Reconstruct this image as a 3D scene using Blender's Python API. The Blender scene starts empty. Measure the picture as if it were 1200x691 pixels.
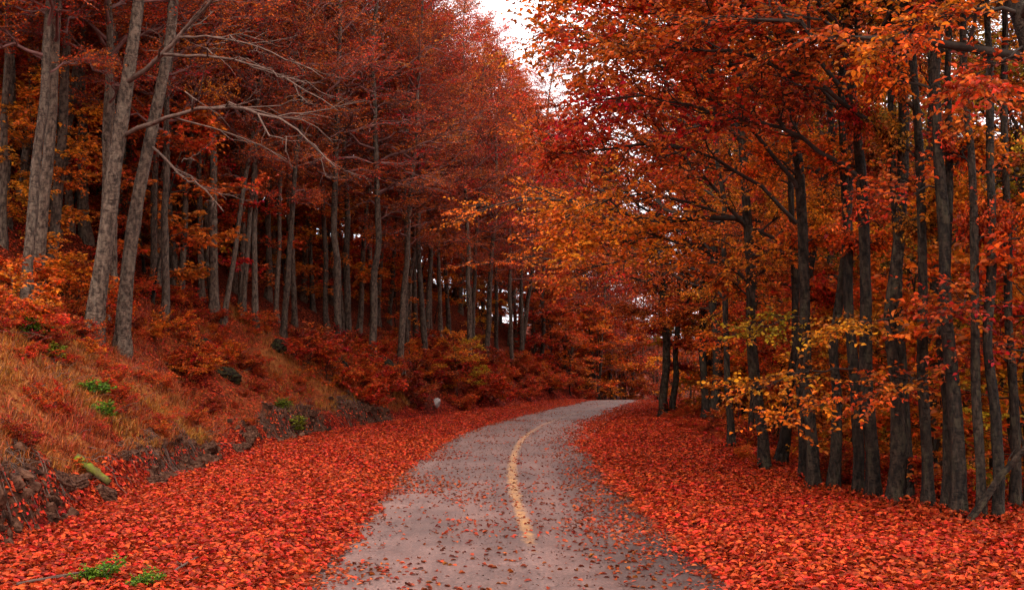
import bpy, math, random
import numpy as np
from mathutils import Vector, Matrix

# ------------------------------------------------------------------ camera, world, sun
scene = bpy.context.scene
COL = scene.collection
F_PX, CX, CY, HORIZON, CAM_H = 1333.0, 600.0, 345.5, 430.0, 2.3
PITCH = math.atan((HORIZON - CY) / F_PX)
cam_data = bpy.data.cameras.new('camera')
cam_data.sensor_width = 36.0
cam_data.lens = F_PX / 1200.0 * 36.0
cam_data.clip_start = 0.1
cam_data.clip_end = 3000
cam_data.dof.use_dof = False
cam = bpy.data.objects.new('camera', cam_data)
COL.objects.link(cam)
cam.location = (0, 0, CAM_H)
cam.rotation_euler = (math.pi / 2 + PITCH, 0, 0)
scene.camera = cam

SUN_EL, SUN_AZ = math.radians(52), math.radians(200)   # azimuth clockwise from +Y
world = bpy.data.worlds.new('World')
scene.world = world
world.use_nodes = True
wn = world.node_tree.nodes
wl = world.node_tree.links
wn.clear()
w_out = wn.new('ShaderNodeOutputWorld')
w_bg = wn.new('ShaderNodeBackground')
w_sky = wn.new('ShaderNodeTexSky')
w_sky.sky_type = 'NISHITA'
w_sky.sun_disc = False
w_sky.sun_elevation = SUN_EL
w_sky.sun_rotation = SUN_AZ
w_sky.air_density = 1.0
w_sky.dust_density = 4.0
w_mix = wn.new('ShaderNodeMixRGB')
w_mix.inputs[0].default_value = 0.88            # overcast: the blue is veiled by even cloud
w_mix.inputs[2].default_value = (12.0, 11.6, 11.75, 1)
wl.new(w_sky.outputs[0], w_mix.inputs[1])
wl.new(w_mix.outputs[0], w_bg.inputs[0])
w_bg.inputs[1].default_value = 0.15
wl.new(w_bg.outputs[0], w_out.inputs[0])

sun_data = bpy.data.lights.new('sun', 'SUN')
sun_data.energy = 1.5
sun_data.angle = math.radians(25)
sun_data.color = (1.0, 0.96, 0.9)
sun = bpy.data.objects.new('sun', sun_data)
COL.objects.link(sun)
sd = Vector((math.sin(SUN_AZ) * math.cos(SUN_EL), math.cos(SUN_AZ) * math.cos(SUN_EL), math.sin(SUN_EL)))
sun.rotation_euler = sd.to_track_quat('Z', 'Y').to_euler()
sun.location = (0, -20, 60)

scene.view_settings.view_transform = 'Standard'
scene.view_settings.look = 'None'
scene.view_settings.gamma = 1.0
scene.view_settings.exposure = 0.78
scene.view_settings.use_curve_mapping = False
scene.cycles.max_bounces = 6
scene.cycles.diffuse_bounces = 4
scene.cycles.glossy_bounces = 2
scene.cycles.transmission_bounces = 4
scene.cycles.use_denoising = True
scene.cycles.denoising_prefilter = 'ACCURATE'
scene.cycles.adaptive_threshold = 0.03

# ------------------------------------------------------------------ helpers
R = np.random.default_rng(7)
random.seed(7)


def noise2(x, y, s=1.0, seed=0):
    x = np.asarray(x, float) / s
    y = np.asarray(y, float) / s
    xi = np.floor(x).astype(np.int64)
    yi = np.floor(y).astype(np.int64)
    fx, fy = x - xi, y - yi
    fx = fx * fx * (3 - 2 * fx)
    fy = fy * fy * (3 - 2 * fy)

    def h(a, b):
        n = (a * 374761393 + b * 668265263 + seed * 1274126177) & 0x7fffffff
        n = ((n ^ (n >> 13)) * 1274126177) & 0x7fffffff
        return ((n ^ (n >> 16)) & 0xffff) / 65535.0
    return ((h(xi, yi) * (1 - fx) + h(xi + 1, yi) * fx) * (1 - fy) +
            (h(xi, yi + 1) * (1 - fx) + h(xi + 1, yi + 1) * fx) * fy)


def fbm(x, y, s=1.0, seed=0, o=3):
    v, a, t = 0, 1.0, 0
    for k in range(o):
        v = v + a * noise2(x, y, s / 2 ** k, seed + k)
        t += a
        a *= 0.5
    return v / t


def sstep(a, b, x):
    t = np.clip((np.asarray(x, float) - a) / (b - a), 0, 1)
    return t * t * (3 - 2 * t)


def tag(o, label=None, cat=None, group=None, kind=None):
    if label: o['label'] = label
    if cat: o['category'] = cat
    if group: o['group'] = group
    if kind: o['kind'] = kind
    return o


def make_mesh(name, verts, faces, mats=(), smooth=True, attrs=None):
    """faces: list of int arrays (n,k); mats: list of (material) matched to each face array"""
    me = bpy.data.meshes.new(name)
    verts = np.asarray(verts, np.float32).reshape(-1, 3)
    me.vertices.add(len(verts))
    me.vertices.foreach_set('co', verts.ravel())
    faces = [np.asarray(f, np.int32) for f in faces if len(f)]
    nl = sum(f.size for f in faces)
    nf = sum(len(f) for f in faces)
    me.loops.add(nl)
    me.polygons.add(nf)
    me.loops.foreach_set('vertex_index', np.concatenate([f.ravel() for f in faces]))
    tot = np.concatenate([np.full(len(f), f.shape[1], np.int32) for f in faces])
    start = np.concatenate([[0], np.cumsum(tot)[:-1]]).astype(np.int32)
    me.polygons.foreach_set('loop_start', start)
    me.polygons.foreach_set('loop_total', tot)
    me.polygons.foreach_set('use_smooth', np.full(nf, smooth, bool))
    for m in mats:
        me.materials.append(m)
    for k, v in (attrs or {}).items():
        a = me.attributes.new(k, 'FLOAT', 'POINT')
        a.data.foreach_set('value', np.asarray(v, np.float32))
    me.update()
    me.validate()
    return me


def add_obj(name, me, parent=None, loc=None):
    o = bpy.data.objects.new(name, me)
    COL.objects.link(o)
    if parent is not None:
        o.parent = parent
    if loc is not None:
        o.location = loc
    return o


def empty(name, loc, rot=(0, 0, 0), scale=(1, 1, 1)):
    o = bpy.data.objects.new(name, None)
    o.empty_display_size = 0.3
    COL.objects.link(o)
    o.location, o.rotation_euler, o.scale = loc, rot, scale
    return o


def unit(v):
    return v / np.maximum(np.linalg.norm(v, axis=-1, keepdims=True), 1e-9)


def tubes(paths, radii, sides, wob=0.0, rng=R):
    paths = np.asarray(paths, float)
    N, P, _ = paths.shape
    t = unit(np.gradient(paths, axis=1))
    tm = unit(paths[:, -1] - paths[:, 0])
    ref = np.where(np.abs(tm[:, :1]) < 0.7, np.array([[1., 0, 0]]), np.array([[0, 1., 0]]))[:, None, :]
    n = unit(np.cross(t, np.broadcast_to(ref, t.shape)))
    b = np.cross(t, n)
    a = np.arange(sides) * 2 * math.pi / sides
    rr = np.asarray(radii)[:, :, None] * np.ones(sides)
    if wob:
        rr = rr * (1 + wob * rng.normal(size=rr.shape))
    v = paths[:, :, None, :] + rr[..., None] * (np.cos(a)[None, None, :, None] * n[:, :, None, :] +
                                              np.sin(a)[None, None, :, None] * b[:, :, None, :])
    idx = np.arange(N * P * sides).reshape(N, P, sides)
    nx = np.roll(idx, -1, axis=2)
    q = np.stack([idx[:, :-1], nx[:, :-1], nx[:, 1:], idx[:, 1:]], -1).reshape(-1, 4)
    return v.reshape(-1, 3), q


def merge(parts):
    vs, qs, off = [], [], 0
    for v, q in parts:
        vs.append(v)
        qs.append(q + off)
        off += len(v)
    return np.concatenate(vs), np.concatenate(qs)


def interp(paths, t):
    """paths (N,P,3), t (N,n) -> pos, tangent (N,n,3)"""
    N, P, _ = paths.shape
    s = np.clip(t * (P - 1), 0, P - 1.001)
    i = s.astype(int)
    f = (s - i)[..., None]
    ii = np.arange(N)[:, None]
    a, b = paths[ii, i], paths[ii, i + 1]
    return a * (1 - f) + b * f, unit(b - a)


UP = np.array([0, 0, 1.0])


def spawn(paths, radii, n, t0, t1, ang, fl, P, rng, rmax, zj=0.25, bend=0.1, taper=0.35, lenjit=0.35, absL=None):
    N = len(paths)
    L0 = np.linalg.norm(np.diff(paths, axis=1), axis=2).sum(1)
    k = np.arange(n)[None, :]
    t = t0 + (t1 - t0) * (k + rng.random((N, n))) / n
    pos, tan = interp(paths, t)
    perp = np.cross(tan, UP)
    bad = np.linalg.norm(perp, axis=-1, keepdims=True) < 0.25
    az = rng.random((N, n, 1)) * 6.283
    perp = unit(np.where(bad, np.concatenate([np.cos(az), np.sin(az), 0 * az], -1), perp))
    side = np.where((k + rng.integers(0, 2, (N, 1))) % 2 == 0, 1.0, -1.0)[..., None]
    a = (ang + 0.22 * rng.normal(size=(N, n, 1)))
    d = np.cos(a) * tan + np.sin(a) * side * perp
    d[..., 2] += zj * rng.normal(size=(N, n))
    d = unit(d)
    L = (L0[:, None] * fl * (1.15 - 0.75 * t)) if absL is None else np.full((N, n), absL)
    L = L * (1 + lenjit * (rng.random((N, n)) * 2 - 1))
    s = np.linspace(0, 1, P)[None, None, :, None]
    kink = rng.normal(size=(N, n, P, 3)) * 0.045
    kink[:, :, 0] = 0
    p = pos[:, :, None, :] + L[..., None, None] * (d[:, :, None, :] * s + UP * bend * s * s + kink * np.minimum(s * 2, 1))
    PP = radii.shape[1]
    ri = radii[np.arange(N)[:, None], np.clip((t * (PP - 1)).astype(int), 0, PP - 1)]
    r0 = np.minimum(ri * 0.75, rmax)
    r = r0[..., None] * (1 - (1 - taper) * np.linspace(0, 1, P))
    return p.reshape(N * n, P, 3), r.reshape(N * n, P), np.repeat(np.arange(N), n)


def leaf_frames(twigs, patch, n, rng, size, spread=0.9, nj=0.45, t0=0.1):
    N = len(twigs)
    t = t0 + (1 - t0) * (np.arange(n)[None] + rng.random((N, n))) / n
    pos, tan = interp(twigs, t)
    perp = unit(np.cross(tan, UP) + 1e-6)
    side = np.where(np.arange(n) % 2 == 0, 1., -1.)[None, :, None]
    d = unit(tan * 0.6 + side * perp * spread + rng.normal(size=(N, n, 3)) * 0.3 - UP * 0.12)
    nrm = unit(UP + rng.normal(size=(N, n, 3)) * nj)
    x = unit(np.cross(nrm, d))
    z = np.cross(d, x)
    sz = size * (0.7 + 0.6 * rng.random((N, n)))
    return (pos.reshape(-1, 3), d.reshape(-1, 3), x.reshape(-1, 3), z.reshape(-1, 3), sz.ravel(),
            np.repeat(patch, n), rng.random(N * n))


def leaf_mesh(name, fr, mat, hexa=False, wid=0.62, fold=0.22, mask=None):
    pos, d, x, z, s, patch, tone = fr
    if mask is not None:
        pos, d, x, z, s, patch, tone = [a[mask] for a in fr]
    s = s[:, None]
    w = s * wid * 0.5
    if hexa:
        pts = [pos, pos + d * s * .33 + x * w * .9 + z * s * fold * .8, pos + d * s * .68 + x * w * .8 + z * s * fold * .75,
               pos + d * s - z * s * fold * .5,
               pos + d * s * .68 - x * w * .8 + z * s * fold * .75, pos + d * s * .33 - x * w * .9 + z * s * fold * .8]
        V = np.stack(pts, 1)
        b = np.arange(len(pos))[:, None] * 6
        f = np.concatenate([b + np.array([[0, 1, 2, 3]]), b + np.array([[0, 3, 4, 5]])])
        k = 6
    else:
        pts = [pos, pos + d * s * .5 + x * w + z * s * fold, pos + d * s, pos + d * s * .5 - x * w + z * s * fold]
        V = np.stack(pts, 1)
        b = np.arange(len(pos))[:, None] * 4
        f = np.concatenate([b + np.array([[0, 1, 2]]), b + np.array([[0, 2, 3]])])
        k = 4
    return make_mesh(name, V, [f], [mat], smooth=False,
                     attrs={'tone': np.repeat(tone, k), 'patch': np.repeat(patch, k)})


# ------------------------------------------------------------------ ground shape
def knots(ys, xs):
    ys, xs = np.array(ys, float), np.array(xs, float)
    yy = np.arange(-60, 520, 1.0)
    v = np.interp(yy, ys, xs)
    ker = np.ones(9) / 9
    v = np.convolve(np.pad(v, 4, mode='edge'), ker, 'valid')
    return lambda y: np.interp(y, yy, v)


ROAD_C = knots([-60, 0, 12, 23, 33, 42, 50, 61, 75, 85, 100, 120, 160, 520], [1.5, .3, .05, -.2, 0, .7, 1.9, 3.9, 6.6, 8.9, 13, 20, 36, 180])
ROAD_W = 4.55


def HALF(y):
    # half width of the road measured along x, wider where the road runs aslant
    return ROAD_W / 2 * np.sqrt(1 + ((ROAD_C(np.asarray(y) + .5) - ROAD_C(np.asarray(y) - .5))) ** 2)


FOOT = knots([-60, 14.6, 19, 28, 38, 51, 64, 77, 90, 110, 140, 520], [-6.4, -6.5, -6.8, -7.3, -7.1, -4.6, -1.2, 2.4, 6.6, 13.5, 25, 170])
EDGE_R = knots([-60, 10, 17, 20, 25, 34, 51, 70, 85, 110, 140, 520], [6.6, 6.6, 6.8, 6.5, 6.2, 6.8, 7.6, 10.6, 14, 21, 33, 190])


def base_z(y):
    y = np.asarray(y, float)
    d = np.maximum(y - 78, 0)
    return -np.where(d < 14, 0.006 * d * d, 0.006 * 196 + 0.168 * (d - 14)) * 1.0 * (d < 90) - np.where(d >= 90, 13.9, 0)


def cut_h(y):
    return (0.04 + 0.45 * sstep(.25, .75, noise2(y, y * 0, 2.1, 11))) * sstep(75, 50, y)


def ground_z(x, y):
    x = np.asarray(x, float)
    y = np.asarray(y, float)
    z = base_z(y) + 0 * x
    rc = ROAD_C(y)
    off = np.abs(x - rc) - HALF(y)
    z = z + np.where(off < 0, -0.05, -0.05 + 0.11 * sstep(0, 0.7, off))
    # bank
    foot = FOOT(y) + 0.5 * (fbm(x * 0, y, 2.6, 3) - .5) + .12 * (noise2(x, y, .45, 31) - .5)
    u = np.maximum(foot - x, 0)
    slope = 0.74 * np.minimum(u, 15) + 0.25 * np.maximum(u - 15, 0) * (u < 80) + 16 * (u >= 80)
    z = z + sstep(0, 0.4, u) * cut_h(y) + slope
    m = sstep(0.2, 1.5, u)
    z = z + m * (0.5 * (fbm(x, y, 3.2, 5) - .5) + 0.22 * (fbm(x, y, .9, 6) - .5))
    z = z + sstep(0.05, .3, u) * sstep(1.6, .5, u) * 0.75 * (fbm(x, y, .55, 8, 3) - .5)
    # eroded gully
    ax, ay, bx, by = -10.6, 35.5, -7.7, 30.5
    tt = np.clip(((x - ax) * (bx - ax) + (y - ay) * (by - ay)) / ((bx - ax) ** 2 + (by - ay) ** 2), 0, 1)
    dd = np.hypot(x - ax - tt * (bx - ax), y - ay - tt * (by - ay))
    z = z - 0.7 * np.exp(-(dd / .55) ** 2) * m
    # right side falls away behind the tree line
    v = np.maximum(x - EDGE_R(y) - 0.3, 0)
    z = z - np.where(v < 2.5, 0.07 * v * v, 0.4375 + 0.34 * (np.minimum(v, 22) - 2.5))
    vr = sstep(0.4, 2.2, off) * (x > rc)
    z = z + vr * (0.3 * (fbm(x, y, 4.0, 15) - .45))
    z = z + sstep(.3, 1.2, off) * 0.07 * (fbm(x, y, .8, 17) - .5)
    return z


CP, SP = math.cos(PITCH), math.sin(PITCH)


def ray(px, py):
    a, b = (px - CX) / F_PX, (CY - py) / F_PX
    v = np.array([a, CP - b * SP, SP + b * CP])
    return v / v[1]


def at(px, py, d):
    return np.array([0, 0, CAM_H]) + ray(px, py) * d


def hit(px, py, d0=8.0, d1=160.0):
    r = ray(px, py)
    d = np.arange(d0, d1, 0.04)
    z = CAM_H + r[2] * d
    g = ground_z(r[0] * d, d)
    k = np.argmax(z < g)
    if not (z < g).any():
        return None
    return np.array([r[0] * d[k], d[k], float(g[k])])


# ------------------------------------------------------------------ materials
def new_mat(name):
    m = bpy.data.materials.new(name)
    m.use_nodes = True
    nt = m.node_tree
    for n in list(nt.nodes):
        nt.nodes.remove(n)
    out = nt.nodes.new('ShaderNodeOutputMaterial')
    return m, nt, out


def N(nt, kind, **kw):
    n = nt.nodes.new(kind)
    for k, v in kw.items():
        if k in n.inputs.keys():
            n.inputs[k].default_value = v
        else:
            setattr(n, k, v)
    return n


def ramp(nt, stops, fac=None, interp_='LINEAR'):
    n = nt.nodes.new('ShaderNodeValToRGB')
    n.color_ramp.interpolation = interp_
    e = n.color_ramp.elements
    while len(e) < len(stops):
        e.new(0.5)
    for i, (p, c) in enumerate(stops):
        e[i].position = p
        e[i].color = (*c, 1) if len(c) == 3 else c
    if fac is not None:
        nt.links.new(fac, n.inputs[0])
    return n.outputs[0]


def math_n(nt, op, a, b=None, clamp=False):
    n = nt.nodes.new('ShaderNodeMath')
    n.operation = op
    n.use_clamp = clamp
    for i, v in enumerate((a, b)):
        if v is None:
            continue
        if isinstance(v, (int, float)):
            n.inputs[i].default_value = v
        else:
            nt.links.new(v, n.inputs[i])
    return n.outputs[0]


def mix_c(nt, fac, a, b, mode='MIX'):
    n = nt.nodes.new('ShaderNodeMixRGB')
    n.blend_type = mode
    for i, v in enumerate((fac, a, b)):
        if isinstance(v, (int, float)):
            n.inputs[i].default_value = v
        elif isinstance(v, tuple):
            n.inputs[i].default_value = (*v, 1)
        else:
            nt.links.new(v, n.inputs[i])
    return n.outputs[0]


def leaf_material(name, trans=0.45, hue_patch=0.032, hue_tone=0.018, spec=0.25):
    """leaf colour = the object's own colour, shifted per spray and per leaf"""
    m, nt, out = new_mat(name)
    oi = N(nt, 'ShaderNodeObjectInfo')
    at_t = N(nt, 'ShaderNodeAttribute', attribute_name='tone')
    at_p = N(nt, 'ShaderNodeAttribute', attribute_name='patch')
    hsv = N(nt, 'ShaderNodeHueSaturation')
    h1 = math_n(nt, 'MULTIPLY', math_n(nt, 'SUBTRACT', at_p.outputs['Fac'], .25), hue_patch)
    h2 = math_n(nt, 'MULTIPLY', math_n(nt, 'SUBTRACT', at_t.outputs['Fac'], .15), hue_tone)
    nt.links.new(math_n(nt, 'ADD', math_n(nt, 'ADD', h1, h2), .5), hsv.inputs['Hue'])
    v1 = math_n(nt, 'MULTIPLY', math_n(nt, 'POWER', math_n(nt, 'FRACT', math_n(nt, 'MULTIPLY', at_t.outputs['Fac'], 7.31)), 1.5), 1.4)
    nt.links.new(math_n(nt, 'ADD', v1, .35), hsv.inputs['Value'])
    nt.links.new(oi.outputs['Color'], hsv.inputs['Color'])
    bs = N(nt, 'ShaderNodeBsdfPrincipled', Roughness=0.48)
    bs.inputs['Specular IOR Level'].default_value = spec
    nt.links.new(hsv.outputs[0], bs.inputs['Base Color'])
    tr = N(nt, 'ShaderNodeBsdfTranslucent')
    nt.links.new(hsv.outputs[0], tr.inputs[0])
    mx = N(nt, 'ShaderNodeMixShader')
    mx.inputs[0].default_value = trans
    nt.links.new(bs.outputs[0], mx.inputs[1])
    nt.links.new(tr.outputs[0], mx.inputs[2])
    nt.links.new(mx.outputs[0], out.inputs[0])
    return m


def bark_material(name, dark, mid, light, lichen, lich_amt):
    m, nt, out = new_mat(name)
    tc = N(nt, 'ShaderNodeTexCoord')
    mp = N(nt, 'ShaderNodeMapping')
    mp.inputs['Scale'].default_value = (9, 9, 5)
    nt.links.new(tc.outputs['Object'], mp.inputs[0])
    n1 = N(nt, 'ShaderNodeTexNoise', Scale=1.2, Detail=7.0, Roughness=.65)
    nt.links.new(mp.outputs[0], n1.inputs['Vector'])
    mp2 = N(nt, 'ShaderNodeMapping')
    mp2.inputs['Scale'].default_value = (7, 7, 34)
    nt.links.new(tc.outputs['Object'], mp2.inputs[0])
    n2 = N(nt, 'ShaderNodeTexNoise', Scale=1.0, Detail=4.0, Roughness=.6)
    nt.links.new(mp2.outputs[0], n2.inputs['Vector'])
    c = ramp(nt, [(.38, dark), (.5, mid), (.63, light)], n1.outputs['Fac'])
    sp = ramp(nt, [(.36, (0, 0, 0)), (.46, (1, 1, 1))], n2.outputs['Fac'])
    c = mix_c(nt, 1.0, c, mix_c(nt, sp, tuple(x * .42 for x in (1, .9, .85)), (1., 1., 1.)), 'MULTIPLY')
    n3 = N(nt, 'ShaderNodeTexNoise', Scale=.9, Detail=5.0, Roughness=.7)
    nt.links.new(mp.outputs[0], n3.inputs['Vector'])
    n3.inputs['Scale'].default_value = .45
    lf = ramp(nt, [(.52, (0, 0, 0)), (.6, (1, 1, 1))], n3.outputs['Fac'])
    c = mix_c(nt, math_n(nt, 'MULTIPLY', lf, lich_amt), c, lichen)
    oi = N(nt, 'ShaderNodeObjectInfo')
    hv = N(nt, 'ShaderNodeHueSaturation')
    nt.links.new(math_n(nt, 'ADD', math_n(nt, 'MULTIPLY', oi.outputs['Random'], .6), .7), hv.inputs['Value'])
    nt.links.new(c, hv.inputs['Color'])
    bs = N(nt, 'ShaderNodeBsdfPrincipled', Roughness=.85)
    bs.inputs['Specular IOR Level'].default_value = .2
    nt.links.new(hv.outputs[0], bs.inputs['Base Color'])
    bp = N(nt, 'ShaderNodeBump', Strength=1.0, Distance=.05)
    nt.links.new(math_n(nt, 'ADD', n1.outputs['Fac'], math_n(nt, 'MULTIPLY', sp, .3)), bp.inputs['Height'])
    nt.links.new(bp.outputs[0], bs.inputs['Normal'])
    nt.links.new(bs.outputs[0], out.inputs[0])
    return m


def plain_material(name, stops, scale=6, rough=.9, bump=.5, dist=.03, detail=8.0):
    m, nt, out = new_mat(name)
    tc = N(nt, 'ShaderNodeTexCoord')
    n1 = N(nt, 'ShaderNodeTexNoise', Scale=float(scale), Detail=detail, Roughness=.65)
    nt.links.new(tc.outputs['Object'], n1.inputs['Vector'])
    c = ramp(nt, stops, n1.outputs['Fac'])
    bs = N(nt, 'ShaderNodeBsdfPrincipled', Roughness=rough)
    bs.inputs['Specular IOR Level'].default_value = .08
    nt.links.new(c, bs.inputs['Base Color'])
    bp = N(nt, 'ShaderNodeBump', Strength=bump, Distance=dist)
    nt.links.new(n1.outputs['Fac'], bp.inputs['Height'])
    nt.links.new(bp.outputs[0], bs.inputs['Normal'])
    nt.links.new(bs.outputs[0], out.inputs[0])
    return m


M_LEAF = leaf_material('autumn_leaf')
M_LITTER = leaf_material('fallen_leaf', trans=.15, hue_patch=.012, hue_tone=.018, spec=.1)
M_GREEN = leaf_material('green_leaf', hue_patch=.05, hue_tone=.03)
M_GRASS = leaf_material('dry_grass', trans=.3, hue_patch=.05, hue_tone=.03)
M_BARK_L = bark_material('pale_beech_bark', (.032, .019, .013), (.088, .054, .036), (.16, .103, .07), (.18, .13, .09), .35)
M_BARK_R = bark_material('mossy_shaded_bark', (.008, .005, .003), (.024, .0145, .009), (.056, .034, .021), (.075, .06, .032), .45)  # mossy bark, darkened further so its colour carries the canopy's shade
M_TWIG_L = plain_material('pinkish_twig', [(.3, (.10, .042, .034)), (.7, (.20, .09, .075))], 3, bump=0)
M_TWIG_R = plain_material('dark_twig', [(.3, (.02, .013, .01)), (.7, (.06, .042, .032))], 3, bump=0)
M_ROCK = plain_material('earthy_rock', [(.36, (.018, .007, .004)), (.5, (.065, .025, .014)), (.64, (.14, .062, .036))], 5, bump=.9, dist=.05)
M_ROCK_D = plain_material('mossy_rock_dark_hollow', [(.36, (.008, .005, .003)), (.52, (.022, .014, .007)), (.64, (.045, .045, .012))], 4, bump=.9, dist=.05)  # near-black tone stands in for the shade inside the bank's hollows
M_STONE_W = plain_material('pale_stone', [(.36, (.2, .15, .135)), (.64, (.5, .42, .39))], 5, bump=.8, dist=.06)
M_MOSSLOG = plain_material('mossy_wood', [(.35, (.06, .035, .02)), (.5, (.10, .075, .02)), (.62, (.16, .2, .015))], 2.2, bump=.7)
M_WOOD = plain_material('weathered_wood', [(.3, (.05, .028, .02)), (.7, (.17, .10, .075))], 5, bump=.7)


def ground_material():
    m, nt, out = new_mat('leafy_ground')
    tc = N(nt, 'ShaderNodeTexCoord')
    v1 = N(nt, 'ShaderNodeTexVoronoi', Scale=15.0)
    v2 = N(nt, 'ShaderNodeTexVoronoi', Scale=24.0)
    nz = N(nt, 'ShaderNodeTexNoise', Scale=30.0, Detail=2.0)
    nt.links.new(tc.outputs['Object'], nz.inputs['Vector'])
    ds = nt.nodes.new('ShaderNodeVectorMath')
    ds.operation = 'MULTIPLY_ADD'
    nt.links.new(nz.outputs['Color'], ds.inputs[0])
    ds.inputs[1].default_value = (.05, .05, .05)
    nt.links.new(tc.outputs['Object'], ds.inputs[2])
    nt.links.new(ds.outputs[0], v1.inputs['Vector'])
    nt.links.new(ds.outputs[0], v2.inputs['Vector'])
    sx = N(nt, 'ShaderNodeSeparateColor')
    nt.links.new(v1.outputs['Color'], sx.inputs[0])
    sx2 = N(nt, 'ShaderNodeSeparateColor')
    nt.links.new(v2.outputs['Color'], sx2.inputs[0])
    r = math_n(nt, 'ADD', math_n(nt, 'MULTIPLY', sx.outputs[0], .6), math_n(nt, 'MULTIPLY', sx2.outputs[1], .4))
    lit = ramp(nt, [(.12, (.02, .003, .002)), (.38, (.07, .005, .003)), (.62, (.19, .012, .005)), (.85, (.34, .035, .012))], r)
    af = N(nt, 'ShaderNodeAttribute', attribute_name='wood_floor')
    lit = mix_c(nt, af.outputs['Fac'], lit, ramp(nt, [(.12, (.018, .006, .004)), (.4, (.06, .012, .006)), (.7, (.16, .022, .009)), (.9, (.28, .05, .015))], r))
    big = N(nt, 'ShaderNodeTexNoise', Scale=.8, Detail=4.0)
    nt.links.new(tc.outputs['Object'], big.inputs['Vector'])
    # grass and bare earth zones
    ag = N(nt, 'ShaderNodeAttribute', attribute_name='grass')
    ad = N(nt, 'ShaderNodeAttribute', attribute_name='dirt')
    gn = N(nt, 'ShaderNodeTexNoise', Scale=9.0, Detail=8.0, Roughness=.7)
    nt.links.new(tc.outputs['Object'], gn.inputs['Vector'])
    gcol = ramp(nt, [(.3, (.06, .022, .008)), (.5, (.26, .075, .02)), (.7, (.36, .14, .04))], gn.outputs['Fac'])
    gf = math_n(nt, 'MULTIPLY', ag.outputs['Fac'], ramp(nt, [(.35, (0, 0, 0)), (.55, (1, 1, 1))], big.outputs['Fac']))
    c = mix_c(nt, gf, lit, gcol)
    dn = N(nt, 'ShaderNodeTexNoise', Scale=5.0, Detail=8.0, Roughness=.7)
    nt.links.new(tc.outputs['Object'], dn.inputs['Vector'])
    dcol = ramp(nt, [(.3, (.016, .006, .004)), (.5, (.06, .022, .012)), (.7, (.14, .055, .03))], dn.outputs['Fac'])
    df = ramp(nt, [(.35, (0, 0, 0)), (.6, (1, 1, 1))], math_n(nt, 'MULTIPLY', ad.outputs['Fac'], math_n(nt, 'ADD', gn.outputs['Fac'], .55)))
    c = mix_c(nt, df, c, dcol)
    bs = N(nt, 'ShaderNodeBsdfPrincipled', Roughness=.95)
    bs.inputs['Specular IOR Level'].default_value = .03
    nt.links.new(c, bs.inputs['Base Color'])
    bp = N(nt, 'ShaderNodeBump', Strength=1.0, Distance=.05)
    nt.links.new(math_n(nt, 'ADD', r, dn.outputs['Fac']), bp.inputs['Height'])
    nt.links.new(bp.outputs[0], bs.inputs['Normal'])
    nt.links.new(bs.outputs[0], out.inputs[0])
    return m


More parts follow.
